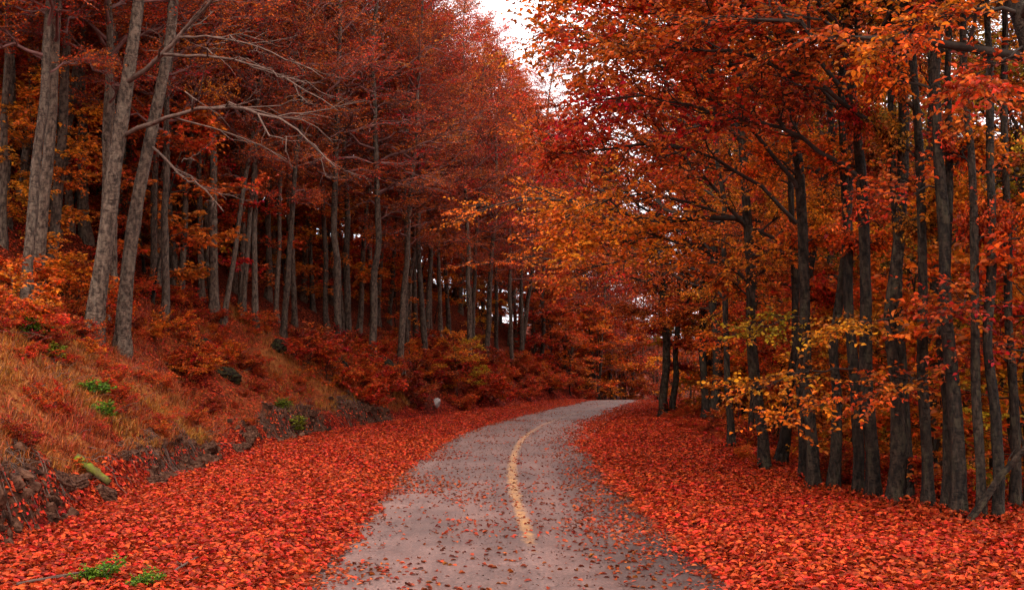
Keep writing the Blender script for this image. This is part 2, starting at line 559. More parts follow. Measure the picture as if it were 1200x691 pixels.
def asphalt_nodes(nt):
    tc = N(nt, 'ShaderNodeTexCoord')
    fine = N(nt, 'ShaderNodeTexNoise', Scale=30.0, Detail=5.0, Roughness=.8)
    med = N(nt, 'ShaderNodeTexNoise', Scale=1.3, Detail=7.0, Roughness=.62)
    big = N(nt, 'ShaderNodeTexNoise', Scale=.35, Detail=3.0)
    for n in (fine, med, big):
        nt.links.new(tc.outputs['Object'], n.inputs['Vector'])
    agg = N(nt, 'ShaderNodeTexVoronoi', Scale=55.0)
    nt.links.new(tc.outputs['Object'], agg.inputs['Vector'])
    c = ramp(nt, [(.3, (.112, .058, .046)), (.5, (.145, .077, .061)), (.7, (.18, .1, .08))], med.outputs['Fac'])
    c = mix_c(nt, .9, c, ramp(nt, [(.34, (.35, .32, .31)), (.52, (1, 1, 1)), (.66, (1.75, 1.6, 1.55))], fine.outputs['Fac']), 'MULTIPLY')
    c = mix_c(nt, .5, c, ramp(nt, [(.38, (.5, .46, .45)), (.58, (1.2, 1.15, 1.15))], big.outputs['Fac']), 'MULTIPLY')
    sa = N(nt, 'ShaderNodeSeparateColor')
    nt.links.new(agg.outputs['Color'], sa.inputs[0])
    c = mix_c(nt, .35, c, ramp(nt, [(.0, (.4, .38, .38)), (.5, (1, 1, 1)), (1., (1.6, 1.5, 1.45))], sa.outputs[0]), 'MULTIPLY')
    # cracks
    cr = N(nt, 'ShaderNodeTexVoronoi', Scale=.42, feature='DISTANCE_TO_EDGE')
    wob = N(nt, 'ShaderNodeTexNoise', Scale=2.2, Detail=5.0)
    nt.links.new(tc.outputs['Object'], wob.inputs['Vector'])
    ds = nt.nodes.new('ShaderNodeVectorMath')
    ds.operation = 'MULTIPLY_ADD'
    nt.links.new(wob.outputs['Color'], ds.inputs[0])
    ds.inputs[1].default_value = (.9, .9, .9)
    nt.links.new(tc.outputs['Object'], ds.inputs[2])
    nt.links.new(ds.outputs[0], cr.inputs['Vector'])
    smp = N(nt, 'ShaderNodeMapping')
    smp.inputs['Scale'].default_value = (2.2, .16, 1)
    nt.links.new(tc.outputs['Object'], smp.inputs[0])
    stk = N(nt, 'ShaderNodeTexNoise', Scale=1.0, Detail=5.0, Roughness=.6)
    nt.links.new(smp.outputs[0], stk.inputs['Vector'])
    c = mix_c(nt, .55, c, ramp(nt, [(.36, (.62, .6, .6)), (.5, (1, 1, 1)), (.64, (1.3, 1.24, 1.22))], stk.outputs['Fac']), 'MULTIPLY')
    crk = ramp(nt, [(.0, (.35, .33, .33)), (.012, (1, 1, 1))], cr.outputs['Distance'])
    crk = mix_c(nt, ramp(nt, [(.45, (0, 0, 0)), (.6, (1, 1, 1))], med.outputs['Fac']), (1., 1., 1.), crk)
    c = mix_c(nt, 1.0, c, crk, 'MULTIPLY')
    # darker seam beside the crown of the road and darker edge strips from attributes
    ae = N(nt, 'ShaderNodeAttribute', attribute_name='worn')
    c = mix_c(nt, ae.outputs['Fac'], c, mix_c(nt, 1.0, c, (.3, .29, .29), 'MULTIPLY'))
    return tc, c, fine, med


def asphalt_material():
    m, nt, out = new_mat('old_asphalt')
    tc, c, fine, med = asphalt_nodes(nt)
    bs = N(nt, 'ShaderNodeBsdfPrincipled')
    nt.links.new(ramp(nt, [(.3, (.5, .5, .5)), (.7, (.72, .72, .72))], med.outputs['Fac']), bs.inputs['Roughness'])
    bs.inputs['Specular IOR Level'].default_value = .42
    nt.links.new(c, bs.inputs['Base Color'])
    bp = N(nt, 'ShaderNodeBump', Strength=.5, Distance=.008)
    nt.links.new(fine.outputs['Fac'], bp.inputs['Height'])
    nt.links.new(bp.outputs[0], bs.inputs['Normal'])
    nt.links.new(bs.outputs[0], out.inputs[0])
    return m


def paint_material():
    m, nt, out = new_mat('worn_yellow_paint')
    tc, c, fine, med = asphalt_nodes(nt)
    w = N(nt, 'ShaderNodeTexNoise', Scale=7.0, Detail=8.0, Roughness=.75)
    nt.links.new(tc.outputs['Object'], w.inputs['Vector'])
    av = N(nt, 'ShaderNodeAttribute', attribute_name='paint')
    e = math_n(nt, 'ADD', w.outputs['Fac'], math_n(nt, 'SUBTRACT', av.outputs['Fac'], .55))
    f = math_n(nt, 'MULTIPLY', ramp(nt, [(.4, (0, 0, 0)), (.66, (1, 1, 1))], e), .88)
    pc = mix_c(nt, .6, ramp(nt, [(.3, (.36, .15, .03)), (.6, (.58, .27, .07))], med.outputs['Fac']), ramp(nt, [(.3, (.4, .36, .34)), (.6, (1.1, 1.1, 1.1))], fine.outputs['Fac']), 'MULTIPLY')
    bs = N(nt, 'ShaderNodeBsdfPrincipled', Roughness=.6)
    nt.links.new(mix_c(nt, f, c, pc), bs.inputs['Base Color'])
    bp = N(nt, 'ShaderNodeBump', Strength=.5, Distance=.008)
    nt.links.new(fine.outputs['Fac'], bp.inputs['Height'])
    nt.links.new(bp.outputs[0], bs.inputs['Normal'])
    nt.links.new(bs.outputs[0], out.inputs[0])
    return m


M_GROUND = ground_material()
M_ASPHALT = asphalt_material()
M_PAINT = paint_material()

# ------------------------------------------------------------------ the setting: ground, road, centre line
def spaced(*seg):
    out = []
    for a, b, s in seg:
        out.append(np.arange(a, b - 1e-6, s))
    out.append([seg[-1][1]])
    return np.concatenate(out)


gx = spaced((-400, -60, 20), (-60, -18, 1), (-18, -9, .2), (-9, -5, .1), (-5, 10, .2), (10, 40, 1), (40, 400, 20))
gy = spaced((-60, 6, 2), (6, 46, .2), (46, 110, .6), (110, 170, 2), (170, 500, 20))
X, Y = np.meshgrid(gx, gy)
Z = ground_z(X, Y)
nx, ny = len(gx), len(gy)
ii = np.arange(nx * ny).reshape(ny, nx)
gq = np.stack([ii[:-1, :-1], ii[:-1, 1:], ii[1:, 1:], ii[1:, :-1]], -1).reshape(-1, 4)
U = FOOT(Y) - X
grass_a = sstep(.3, .8, U) * sstep(5.5, 3.2, U) * sstep(60, 40, Y) * (.35 + .65 * sstep(.42, .55, fbm(X, Y, 4.5, 44)))
dirt_a = sstep(-.15, .15, U) * sstep(.95, .4, U) * sstep(62, 45, Y) * (.3 + .9 * sstep(.3, .7, noise2(Y, Y * 0, 2.1, 11)))
wood_a = np.maximum(np.maximum(sstep(4, 8, U), sstep(.2, 1.5, U) * sstep(44, 56, Y)), np.maximum(sstep(.5, 2.0, X - EDGE_R(Y)), sstep(84, 95, Y)))
ground = add_obj('ground', make_mesh('ground', np.stack([X, Y, Z], -1), [gq], [M_GROUND],
                                     attrs={'grass': grass_a.ravel(), 'dirt': dirt_a.ravel(), 'wood_floor': wood_a.ravel()}))
tag(ground, 'forest floor buried in red fallen leaves rising to a bank', 'ground', kind='structure')

ys = spaced((-60, 100, .5), (100, 180, 2))
NS = 13
ro = np.linspace(-1, 1, NS)
dydx = np.gradient(ROAD_C(ys), ys)
nrm = np.stack([np.ones_like(ys), -dydx], -1)
nrm /= np.linalg.norm(nrm, axis=1, keepdims=True)
wv_l = 1 + .05 * (fbm(ys, ys * 0, 2.0, 71) - .5)
half = ROAD_W / 2 * wv_l
RX = ROAD_C(ys)[:, None] + nrm[:, :1] * half[:, None] * ro
RY = ys[:, None] + nrm[:, 1:] * half[:, None] * ro
RZ = base_z(RY) + .012 + .03 * (1 - ro ** 2)[None, :]
RZ[:, 0] -= .04
RZ[:, -1] -= .04
ri = np.arange(len(ys) * NS).reshape(len(ys), NS)
rq = np.stack([ri[:-1, :-1], ri[:-1, 1:], ri[1:, 1:], ri[1:, :-1]], -1).reshape(-1, 4)
latn = ro[None, :] + 0 * RX
worn = sstep(.3, .85, latn + .5 * (fbm(RX, RY, 1.6, 92) - .5)) * sstep(34, 24, RY) * .95 + .5 * np.exp(-((latn + .05) / .07) ** 2) * sstep(.5, .65, fbm(RX, RY, 2.5, 9))
road = add_obj('road', make_mesh('road', np.stack([RX, RY, RZ], -1), [rq], [M_ASPHALT], attrs={'worn': worn.ravel()}))
tag(road, 'worn pinkish grey asphalt road curving over a rise', 'road', kind='structure')

ly = np.arange(11.5, 92, .25)
lc = ROAD_C(ly) + .24 - .14 * sstep(16, 30, ly) - .0 * ly + .06 * (fbm(ly, ly * 0, 5.0, 21) - .5)
lw = .12 * (1 + .5 * (fbm(ly, ly * 0, .7, 22) - .5))
LO = np.array([-1, -.33, .33, 1])
LX = lc[:, None] + lw[:, None] * LO
LY = ly[:, None] + 0 * LX
lat = (LX - ROAD_C(LY)) / (ROAD_W / 2)
LZ = base_z(LY) + .012 + .03 * (1 - lat ** 2) + .005
li = np.arange(len(ly) * 4).reshape(-1, 4)
lq = np.stack([li[:-1, :-1], li[:-1, 1:], li[1:, 1:], li[1:, :-1]], -1).reshape(-1, 4)
pa = (sstep(10.5, 16.5, LY) * .46 + .14) * (1 - .2 * sstep(26, 60, LY)) * (1 - .25 * (np.abs(LO) > .9))
line = add_obj('road_marking', make_mesh('road_marking', np.stack([LX, LY, LZ], -1), [lq], [M_PAINT],
                                         attrs={'paint': pa.ravel(), 'worn': 0 * pa.ravel()}))
tag(line, 'worn yellow centre line painted along the asphalt road', 'road marking', kind='structure')


# ------------------------------------------------------------------ tree generators
def trunk_path(H, rng, wob=.25, P=16, lean=(0, 0)):
    t = np.linspace(0, 1, P)
    p = np.zeros((P, 3))
    ph = rng.random(4) * 6.28
    p[:, 0] = wob * (np.sin(t * 5 + ph[0]) - math.sin(ph[0])) * t + .3 * wob * np.sin(t * 13 + ph[1]) * t + lean[0] * t * H
    p[:, 1] = wob * (np.sin(t * 4 + ph[2]) - math.sin(ph[2])) * t + .3 * wob * np.sin(t * 11 + ph[3]) * t + lean[1] * t * H
    p[:, 2] = t * H - .45
    p[1:, :2] += wob * .13 * rng.normal(size=(P - 1, 2))
    return p


def trunk_mesh(name, path, r0, mat, rng, sides=10):
    P = len(path)
    t = np.linspace(0, 1, P * 3)
    tt = np.linspace(0, 1, P)
    fine = np.stack([np.interp(t, tt, path[:, k]) for k in range(3)], -1)
    h = fine[:, 2] - fine[0, 2]
    r = r0 * (1 - .82 * t) + r0 * .42 * np.exp(-np.maximum(h - .45, 0) / .3)
    a = np.arange(sides)
    v, q = tubes(fine[None], r[None], sides)
    vv = v.reshape(len(t), sides, 3)
    c = fine[:, None, :]
    ph = rng.random(3) * 6.28
    flare = 1 + .2 * np.exp(-np.maximum(h - .45, 0) / .6)[:, None] * np.sin(a[None] * 2 * math.pi / sides * 4 + ph[0]) \
        + .05 * np.sin(h[:, None] * 2.1 + a[None] * 1.3 + ph[1]) + .035 * rng.normal(size=(len(t), sides))
    vv = c + (vv - c) * flare[..., None]
    return make_mesh(name, vv.reshape(-1, 3), [q], [mat]), r


def gen_tree(seed, H=22, r0=.18, cb=.4, n_limb=36, spread=3.4, elev=(.5, 1.0), bias=0.0, nb=8, nt=8, nl=8,
             leaf=.085, hexa=False, twig_l=.75, matb=None, matt=None, wob=.3, limbs_apart=False, top=.55, bendl=.12,
             droop=-.04, keep=1.0, ctop=.98, low_z=0.0):
    rng = np.random.default_rng(seed)
    tp = trunk_path(H, rng, wob)
    tm, tr = trunk_mesh('trunk', tp, r0, matb, rng)
    k = np.arange(n_limb)
    t = cb + (ctop - cb) * ((k + rng.random(n_limb)) / n_limb) ** .9
    if low_z:
        lowk = t * H - .45 < low_z
        t = t[~lowk | (rng.random(n_limb) < .4)]
        n_limb = len(t)
        k = np.arange(n_limb)
    pos, tan = interp(tp[None], t[None])
    pos = pos[0]
    az = k * 2.4 + rng.normal(size=n_limb) * .5
    prof = np.sin(np.clip((t - cb) / (1 - cb), 0, 1) ** .7 * math.pi * .9 + .28) * (1 - top * 0) * .9 + .18
    side = 1 + bias * (-np.cos(az))
    L = spread * prof * side * (.75 + .5 * rng.random(n_limb))
    L = np.where(pos[:, 2] < low_z, np.minimum(L * .4, 1.5), L)
    el = elev[0] + (elev[1] - elev[0]) * (t - cb) / (1 - cb) + rng.normal(size=n_limb) * .13
    d = np.stack([np.cos(az) * np.cos(el), np.sin(az) * np.cos(el), np.sin(el)], -1)
    P = 7
    s = np.linspace(0, 1, P)[None, :, None]
    kink = rng.normal(size=(n_limb, P, 3)) * .03
    kink[:, 0] = 0
    lp = pos[:, None, :] + L[:, None, None] * (d[:, None, :] * s + UP * -bendl * s * s + kink)
    rl = np.clip(r0 * (1 - .82 * t) * .5, .012, .09) * np.clip(L / spread, .5, 1.2)
    lr = rl[:, None] * (1 - .8 * np.linspace(0, 1, P))
    bp, br, bi = spawn(lp, lr, nb, .22, 1.0, .75, .42, 5, rng, .03, zj=.2, bend=.05, taper=.4)
    wp, wr, wi = spawn(bp, br, nt, .12, 1.0, .8, .3, 3, rng, .009, zj=.18, bend=droop, taper=.5, absL=twig_l)
    patch_b = np.clip(.5 + .32 * rng.normal(size=len(bp)) * .8 + .25 * rng.normal(size=n_limb)[bi], 0, 1)
    fr = leaf_frames(wp, patch_b[wi], nl, rng, leaf)
    m = rng.random(len(fr[4])) < keep
    crown = leaf_mesh('crown', fr, M_LEAF, hexa, mask=m)
    out = {'trunk': tm, 'crown': crown, 'limbs': [], 'path': tp, 'r0': r0, 'H': H, 'frames': tuple(a[m] for a in fr)}
    if limbs_apart:
        for i in range(n_limb):
            bs = bi == i
            ws = np.isin(wi, np.nonzero(bs)[0])
            parts = [tubes(lp[i:i + 1], lr[i:i + 1], 6), tubes(bp[bs], br[bs], 4), tubes(wp[ws], wr[ws], 3)]
            v, q = merge(parts)
            out['limbs'].append(make_mesh('limb', v, [q], [matt]))
    else:
        v, q = merge([tubes(lp, lr, 5), tubes(bp, br, 4), tubes(wp, wr, 3)])
        out['branchwork'] = make_mesh('branchwork', v, [q], [matt])
    if limbs_apart:
        v, q = merge([tubes(lp, lr, 5), tubes(bp, br, 4), tubes(wp, wr, 3)])
        out['joined'] = dict(out, limbs=[], branchwork=make_mesh('branchwork', v, [q], [matt]))
    return out


def place_tree(name, proto, loc, rot=(0, 0, 0), scale=(1, 1, 1), color=(.4, .04, .02), label=None, cat='tree', group=None):
    e = empty(name, loc, rot, scale)
    tag(e, label, cat, group)
    tk = add_obj('trunk', proto['trunk'], e)
    for lm in proto['limbs']:
        add_obj('limb', lm, tk)
    if 'branchwork' in proto:
        b = add_obj('branchwork', proto['branchwork'], e)
        b['kind'] = 'stuff'
    c = add_obj('crown', proto['crown'], e)
    c.color = (*color, 1)
    c['kind'] = 'stuff'
    return e


RED = (.52, .024, .012)
DEEP = (.34, .014, .010)
RUST = (.54, .042, .014)
ORANGE = (.68, .092, .012)
AMBER = (.64, .15, .014)
GOLD = (.50, .20, .016)
OLIVE = (.30, .17, .012)

CN = {RED: 'red', DEEP: 'dark red', RUST: 'rust-red', ORANGE: 'orange', AMBER: 'amber', GOLD: 'golden', OLIVE: 'olive-gold'}


def jit(c, a=.12):
    f = 1 + random.uniform(-a, a)
    return (min(c[0] * f, .9), min(c[1] * f * (1 + random.uniform(-.25, .25)), .9), c[2] * f)


A = [gen_tree(100 + i, H=random.uniform(21, 25), r0=.19, cb=.29, n_limb=38, spread=4.2, elev=(.35, 1.0), nb=8, nt=8, nl=9,
              leaf=.10, twig_l=.8, matb=M_BARK_L, matt=M_TWIG_L, wob=.35) for i in range(4)]
AF = [gen_tree(150 + i, H=random.uniform(19, 24), r0=.18, cb=.14, n_limb=34, spread=4.0, elev=(.25, 1.0), nb=7, nt=6, nl=7,
               leaf=.15, twig_l=.8, matb=M_BARK_L, matt=M_TWIG_L, wob=.35) for i in range(3)]
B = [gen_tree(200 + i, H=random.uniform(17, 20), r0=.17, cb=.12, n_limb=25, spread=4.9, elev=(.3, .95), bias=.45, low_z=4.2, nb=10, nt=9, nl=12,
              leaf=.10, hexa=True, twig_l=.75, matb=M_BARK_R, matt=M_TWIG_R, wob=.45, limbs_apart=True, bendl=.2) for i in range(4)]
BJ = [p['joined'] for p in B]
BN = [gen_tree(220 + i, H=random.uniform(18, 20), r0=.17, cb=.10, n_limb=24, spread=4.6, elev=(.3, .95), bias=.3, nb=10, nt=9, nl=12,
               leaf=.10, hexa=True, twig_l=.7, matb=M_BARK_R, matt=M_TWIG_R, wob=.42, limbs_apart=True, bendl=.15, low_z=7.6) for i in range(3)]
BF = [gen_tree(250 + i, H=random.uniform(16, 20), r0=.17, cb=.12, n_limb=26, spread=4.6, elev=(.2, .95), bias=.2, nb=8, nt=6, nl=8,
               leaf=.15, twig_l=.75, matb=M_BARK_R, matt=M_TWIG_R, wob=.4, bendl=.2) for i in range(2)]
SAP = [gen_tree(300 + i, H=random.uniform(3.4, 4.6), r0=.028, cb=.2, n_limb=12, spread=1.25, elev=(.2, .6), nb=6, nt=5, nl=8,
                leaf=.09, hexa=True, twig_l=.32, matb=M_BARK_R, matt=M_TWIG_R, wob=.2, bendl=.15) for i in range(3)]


def gen_shrub(seed, n=9, L=1.1, nb=7, nt=5, nl=8, leaf=.08, mat=None, el0=.45):
    rng = np.random.default_rng(seed)
    az = np.arange(n) * 2.4 + rng.normal(size=n) * .4
    el = el0 + rng.random(n) * min(.9, 1.45 - el0)
    d = np.stack([np.cos(az) * np.cos(el), np.sin(az) * np.cos(el), np.sin(el)], -1)
    s = np.linspace(0, 1, 6)[None, :, None]
    LL = L * (.7 + .6 * rng.random(n))[:, None, None]
    kink = rng.normal(size=(n, 6, 3)) * .03
    kink[:, 0] = 0
    p0 = d * .04
    p0[:, 2] = -.12
    lp = p0[:, None, :] + LL * (d[:, None, :] * s + kink - UP * .18 * s * s)
    lr = np.full((n, 1), .012) * (1 - .7 * np.linspace(0, 1, 6))
    bp, br, bi = spawn(lp, lr, nb, .2, 1, .75, .4, 4, rng, .007, zj=.25, bend=0)
    wp, wr, wi = spawn(bp, br, nt, .1, 1, .8, .3, 3, rng, .004, zj=.25, bend=-.05, absL=.2)
    pb = np.clip(.5 + .3 * rng.normal(size=len(bp)), 0, 1)
    fr = leaf_frames(wp, pb[wi], nl, rng, leaf)
    v, q = merge([tubes(lp, lr, 5), tubes(bp, br, 4), tubes(wp, wr, 3)])
    return {'stems': make_mesh('stem_cluster', v, [q], [M_TWIG_R]), 'leaves': leaf_mesh('foliage', fr, mat or M_LEAF, True)}


SHRUB = [gen_shrub(400 + i) for i in range(4)]


def place_shrub(x, y, s, color, label, group, name='shrub', z=None, protos=None):
    if math.hypot(x - STONE[0], (y - STONE[1]) * .35) < 1.3:
        return None
    pr = random.choice(protos or SHRUB)
    zz = float(ground_z(x, y)) if z is None else z
    e = empty(name, (x, y, zz), (random.uniform(-.15, .15), random.uniform(-.15, .15), random.uniform(0, 6.28)), (s, s, s * random.uniform(.8, 1.1)))
    tag(e, label, 'shrub' if name == 'shrub' else 'plant', group)
    b = add_obj('stem_cluster', pr['stems'], e)
    b['kind'] = 'stuff'
    f = add_obj('foliage', pr['leaves'], e)
    f.color = (*color, 1)
    f['kind'] = 'stuff'
    return e


occupied = []


def free(x, y, r):
    return all((x - a) ** 2 + (y - b) ** 2 > r * r for a, b in occupied)


def tree_at(px, py, px2, py2, w, protos, color, label, group=None, name='beech_tree', i=[0], sz=None, d=None, rz=None):
    """a tree whose foot meets the ground where the pixel's ray meets it, leaning towards a second trunk pixel"""
    g = hit(px, py) if d is None else np.array([ray(px, py)[0] * d, d, 0])
    g[2] = float(ground_z(g[0], g[1]))
    q = at(px2, py2, g[1])
    lean = math.atan2(q[0] - g[0], max(q[2] - g[2], .5))
    pr = protos[i[0] % len(protos)]
    i[0] += 1
    if g[1] > 24 and 'joined' in pr:
        pr = pr['joined']
    s = np.clip(w * g[1] / F_PX / (2 * pr['r0'] * 1.02), .45, 1.7)
    sz = sz or (0.75 + .25 * s) * random.uniform(.92, 1.08)
    sc = .45 + .55 * s if s > 1 else s
    e = place_tree(name, pr, tuple(g), (0, lean, random.uniform(0, 6.28) if rz is None else rz), (s, s, sz), color, label, 'tree', group)
    occupied.append((g[0], g[1]))
    return e


def children_scale_crown(e, k):
    for c in e.children:
        if c.name.split('.')[0] in ('crown', 'branchwork', 'limb'):
            c.scale = (k, k, 1)


# --- the trees of the bank that stand out (foot pixel, second trunk pixel, width)
G_BANK = 'slender beeches standing along the bank'
bank_trees = [
    (64, 275, 90, 0, 15), (55, 255, 69, 0, 12), (26, 232, 50, 0, 11), (101, 281, 134, 0, 14),
    (184, 342, 212, 60, 11), (204, 339, 222, 120, 12), (213, 345, 226, 120, 8), (251, 367, 266, 190, 12),
    (300, 384, 320, 250, 8), (332, 395, 352, 230, 8), (345, 381, 362, 260, 7), (420, 390, 432, 260, 7),
    (443, 381, 458, 250, 7), (456, 378, 466, 260, 6), (478, 401, 488, 280, 6), (487, 404, 497, 280, 7), (501, 410, 512, 290, 6),
    (517, 413, 528, 300, 6), (610, 422, 622, 330, 6), (8, 262, 20, 60, 12), (82, 268, 104, 40, 10), (236, 350, 250, 150, 8),
    (284, 372, 298, 200, 7), (384, 386, 396, 260, 7), (402, 388, 410, 280, 5)]
for b in bank_trees:
    if b[0] < 110:
        lab, grp = 'pale beech trunk high on the bank just behind the stout beech', 'beeches behind the stout beech'
    elif b[4] >= 10:
        lab, grp = 'thicker pale beech trunk on the upper bank between the curved beech and the bend', 'thicker beeches of the bank'
    elif b[0] < 410:
        lab, grp = 'slim pale beech trunk rising from the leafy bank past the gully', G_BANK
    else:
        lab, grp = 'thin pale beech trunk on the bank near the golden sapling', 'thin beeches near the bend'
    tree_at(*b, A, jit(random.choice([RED, RED, RUST, DEEP])), lab, grp)
tree_at(262, 378, 301, 163, 7, A, jit(RUST), 'thin dark beech leaning sharply towards the road from the bank')


# --- the two bigger beeches with bare arching limbs
def explicit_limb(pts, r0, r1, mat, rng, nb, parent, lateral=True):
    p = np.array(pts)
    tt = np.linspace(0, 1, len(p))
    t = np.linspace(0, 1, 14)
    path = np.stack([np.interp(t, tt, p[:, k]) for k in range(3)], -1)
    path[1:-1] = .25 * path[:-2] + .5 * path[1:-1] + .25 * path[2:]
    path[1:] += rng.normal(size=(13, 3)) * .02
    r = (r0 + (r1 - r0) * t)
    bp, br, _ = spawn(path[None], r[None], nb, .2, 1, .5, .34, 6, rng, .028, zj=.22, bend=.03)
    wp, wr, _ = spawn(bp, br, 6, .25, 1, .6, .4, 4, rng, .012, zj=.2, bend=-.02)
    v, q = merge([tubes(path[None], r[None], 7), tubes(bp, br, 4), tubes(wp, wr, 3)])
    o = add_obj('limb', make_mesh('limb', v, [q], [mat]), parent)
    return wp


def hero_beech(trunk_px, w, d, color, label, limbs, seed, topH=21):
    rng = np.random.default_rng(seed)
    base = np.array([ray(*trunk_px[0])[0] * d, d, 0.0])
    base[2] = float(ground_z(base[0], base[1]))
    pts = [base - np.array([0, 0, .4])]
    for (px, py) in trunk_px[1:]:
        pts.append(at(px, py, d))
    dirn = unit(pts[-1] - pts[-2])
    while pts[-1][2] < base[2] + topH:
        dirn = unit(dirn + np.array([-.04, 0, .06]))
        pts.append(pts[-1] + dirn * 3)
    pts = np.array(pts)
    seg = np.concatenate([[0], np.cumsum(np.linalg.norm(np.diff(pts, axis=0), axis=1))])
    tt = seg / seg[-1]
    t = np.linspace(0, 1, 16)
    path = np.stack([np.interp(t, tt, pts[:, k]) for k in range(3)], -1)
    path[1:-1] = .25 * path[:-2] + .5 * path[1:-1] + .25 * path[2:]
    path -= base
    e = empty('beech_tree', tuple(base))
    tag(e, label, 'tree')
    r0 = w * d / F_PX / 2 / .9
    tm, _ = trunk_mesh('trunk', path, r0, M_BARK_L, rng, 12)
    tk = add_obj('trunk', tm, e)
    for lb, a, b_, nb in limbs:
        lpts = [at(px, py, dd) - base for px, py, dd in lb]
        explicit_limb(lpts, a, b_, M_WOOD, rng, nb, tk)
    # upper crown
    k = np.arange(22)
    tk = .42 + .56 * (k + rng.random(22)) / 22
    pos, _ = interp(path[None], tk[None])
    az = k * 2.4 + rng.normal(size=22) * .4
    el = .4 + .6 * (tk - .4) + rng.normal(size=22) * .12
    L = 3.4 * (1.15 - .6 * tk) * (.8 + .4 * rng.random(22))
    dv = np.stack([np.cos(az) * np.cos(el), np.sin(az) * np.cos(el), np.sin(el)], -1)
    s = np.linspace(0, 1, 7)[None, :, None]
    lp = pos[0][:, None, :] + L[:, None, None] * (dv[:, None, :] * s - UP * .1 * s * s)
    lr = np.full((22, 1), .035) * (1 - .8 * np.linspace(0, 1, 7))
    bp, br, bi = spawn(lp, lr, 8, .2, 1, .75, .42, 5, rng, .02)
    wp, wr, wi = spawn(bp, br, 8, .1, 1, .8, .3, 3, rng, .008, absL=.7)
    v, q = merge([tubes(lp, lr, 5), tubes(bp, br, 4), tubes(wp, wr, 3)])
    o = add_obj('branchwork', make_mesh('branchwork', v, [q], [M_TWIG_L]), e)
    o['kind'] = 'stuff'
    fr = leaf_frames(wp, np.clip(.5 + .3 * rng.normal(size=len(bp)), 0, 1)[wi], 8, rng, .09)
    c = add_obj('crown', leaf_mesh('crown', fr, M_LEAF), e)
    c.color = (*color, 1)
    c['kind'] = 'stuff'
    occupied.append((base[0], base[1]))
    return e


hero_beech([(106, 365), (124, 281), (137, 180), (143, 130), (162, 17), (168, -40)], 19, 30.0, RUST,
           'stout pale beech with dark swollen foot and long bare limbs arching over the bank',
           [([(147, 158, 30), (180, 143, 29.2), (220, 130, 28.2), (262, 124, 27.3), (300, 128, 26.5), (345, 146, 25.7), (395, 196, 25)], .07, .012, 9),
            ([(146, 100, 30), (166, 82, 29.6), (195, 62, 29), (222, 28, 28.6), (250, -4, 28), (275, -30, 27.5)], .08, .03, 7),
            ([(192, 64, 29), (228, 66, 28.4), (262, 68, 27.6), (300, 76, 27), (345, 96, 26.4), (398, 132, 25.6)], .045, .01, 8),
            ([(208, 44, 28.8), (240, 42, 28), (285, 48, 27.4), (330, 66, 26.8), (380, 92, 26.2)], .035, .008, 7)], 901)
hero_beech([(143, 332), (152, 270), (172, 180), (181, 127), (200, 72), (205, 0), (207, -40)], 16, 31.0, RED,
           'curved pale beech beside the stout beech with drooping twisted branch',
           [([(178, 172, 31), (196, 186, 30), (208, 206, 29.4), (226, 214, 28.8), (244, 226, 28.4), (262, 248, 28)], .04, .01, 4),
            ([(213, 190, 29.2), (234, 178, 28.8), (256, 158, 28.4)], .02, .006, 2)], 902)

# --- the trees along the other verge, dark trunks, canopy shade partly put into their bark colour
G_VERGE = 'dark beeches lining the leaf covered verge'
verge = [
    (779, 488, 784, 330, 11, RUST), (791, 488, 794, 330, 8, RED), (827, 491, 818, 300, 10, ORANGE), (856, 524, 840, 300, 9, RUST), (840, 495, 842, 300, 13, RED),
    (882, 518, 884, 300, 7, ORANGE), (895, 550, 886, 440, 15, AMBER), (912, 547, 926, 440, 13, RED), (940, 562, 938, 350, 11, ORANGE), (953, 573, 946, 350, 16, ORANGE),
    (974, 576, 978, 380, 13, AMBER), (1005, 582, 1002, 300, 14, DEEP), (1023, 585, 1012, 100, 17, ORANGE), (1047, 591, 1040, 100, 18, AMBER), (1064, 591, 1060, 200, 8, RED),
    (1087, 597, 1084, 0, 14, GOLD), (1108, 602, 1095, 0, 13, RUST), (1122, 608, 1116, 30, 18, ORANGE), (1150, 610, 1144, 200, 12, RED), (1168, 611, 1152, 100, 14, ORANGE), (1190, 600, 1186, 300, 9, GOLD)]
special = {779: 'thicker dark trunk of the two standing where the road crests',
           791: 'thinner dark trunk close behind the one where the road crests',
           827: 'dark trunk leaning slightly to the road just before the crest pair',
           856: 'slim dark trunk leaning towards the road between crest pair and V pair',
           840: 'broad brown trunk half hidden behind a slimmer leaning trunk on the verge',
           882: 'very thin dark trunk standing just beyond the V pair',
           940: 'slim dark trunk between the V pair and a thicker trunk',
           953: 'thick dark trunk next to the crooked one on the verge',
           1023: 'thick grey-brown trunk directly beside the almost black one',
           1047: 'thick dark trunk with a thin one hugging its side',
           1064: 'thin dark trunk hugging the side of a thick one on the verge',
           1087: 'straight medium dark trunk standing clear before the close pair',
           1150: 'dark trunk right behind the foot of the leaning broken branch',
           1168: 'dark trunk that the leaning broken branch rests against',
           1190: 'thin dark trunk beyond the leaning broken branch',
           1005: 'almost black straight beech trunk on the leafy verge between two grey-brown trunks',
           974: 'crooked S-shaped dark beech trunk at the edge of the verge',
           895: 'dark beech trunk leaning apart from its twin in a V at the verge',
           912: 'dark beech trunk slanting away from the road, other half of the V',
           1122: 'thickest dark trunk of the close pair at the verge beside the fallen branch',
           1108: 'slimmer dark trunk of the close pair at the verge'}
VT = {}
for (a, b, c, d_, w, colr) in verge:
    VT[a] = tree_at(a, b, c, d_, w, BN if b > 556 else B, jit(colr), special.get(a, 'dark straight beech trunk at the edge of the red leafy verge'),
            None if a in special else G_VERGE, rz=random.uniform(-.7, .7))



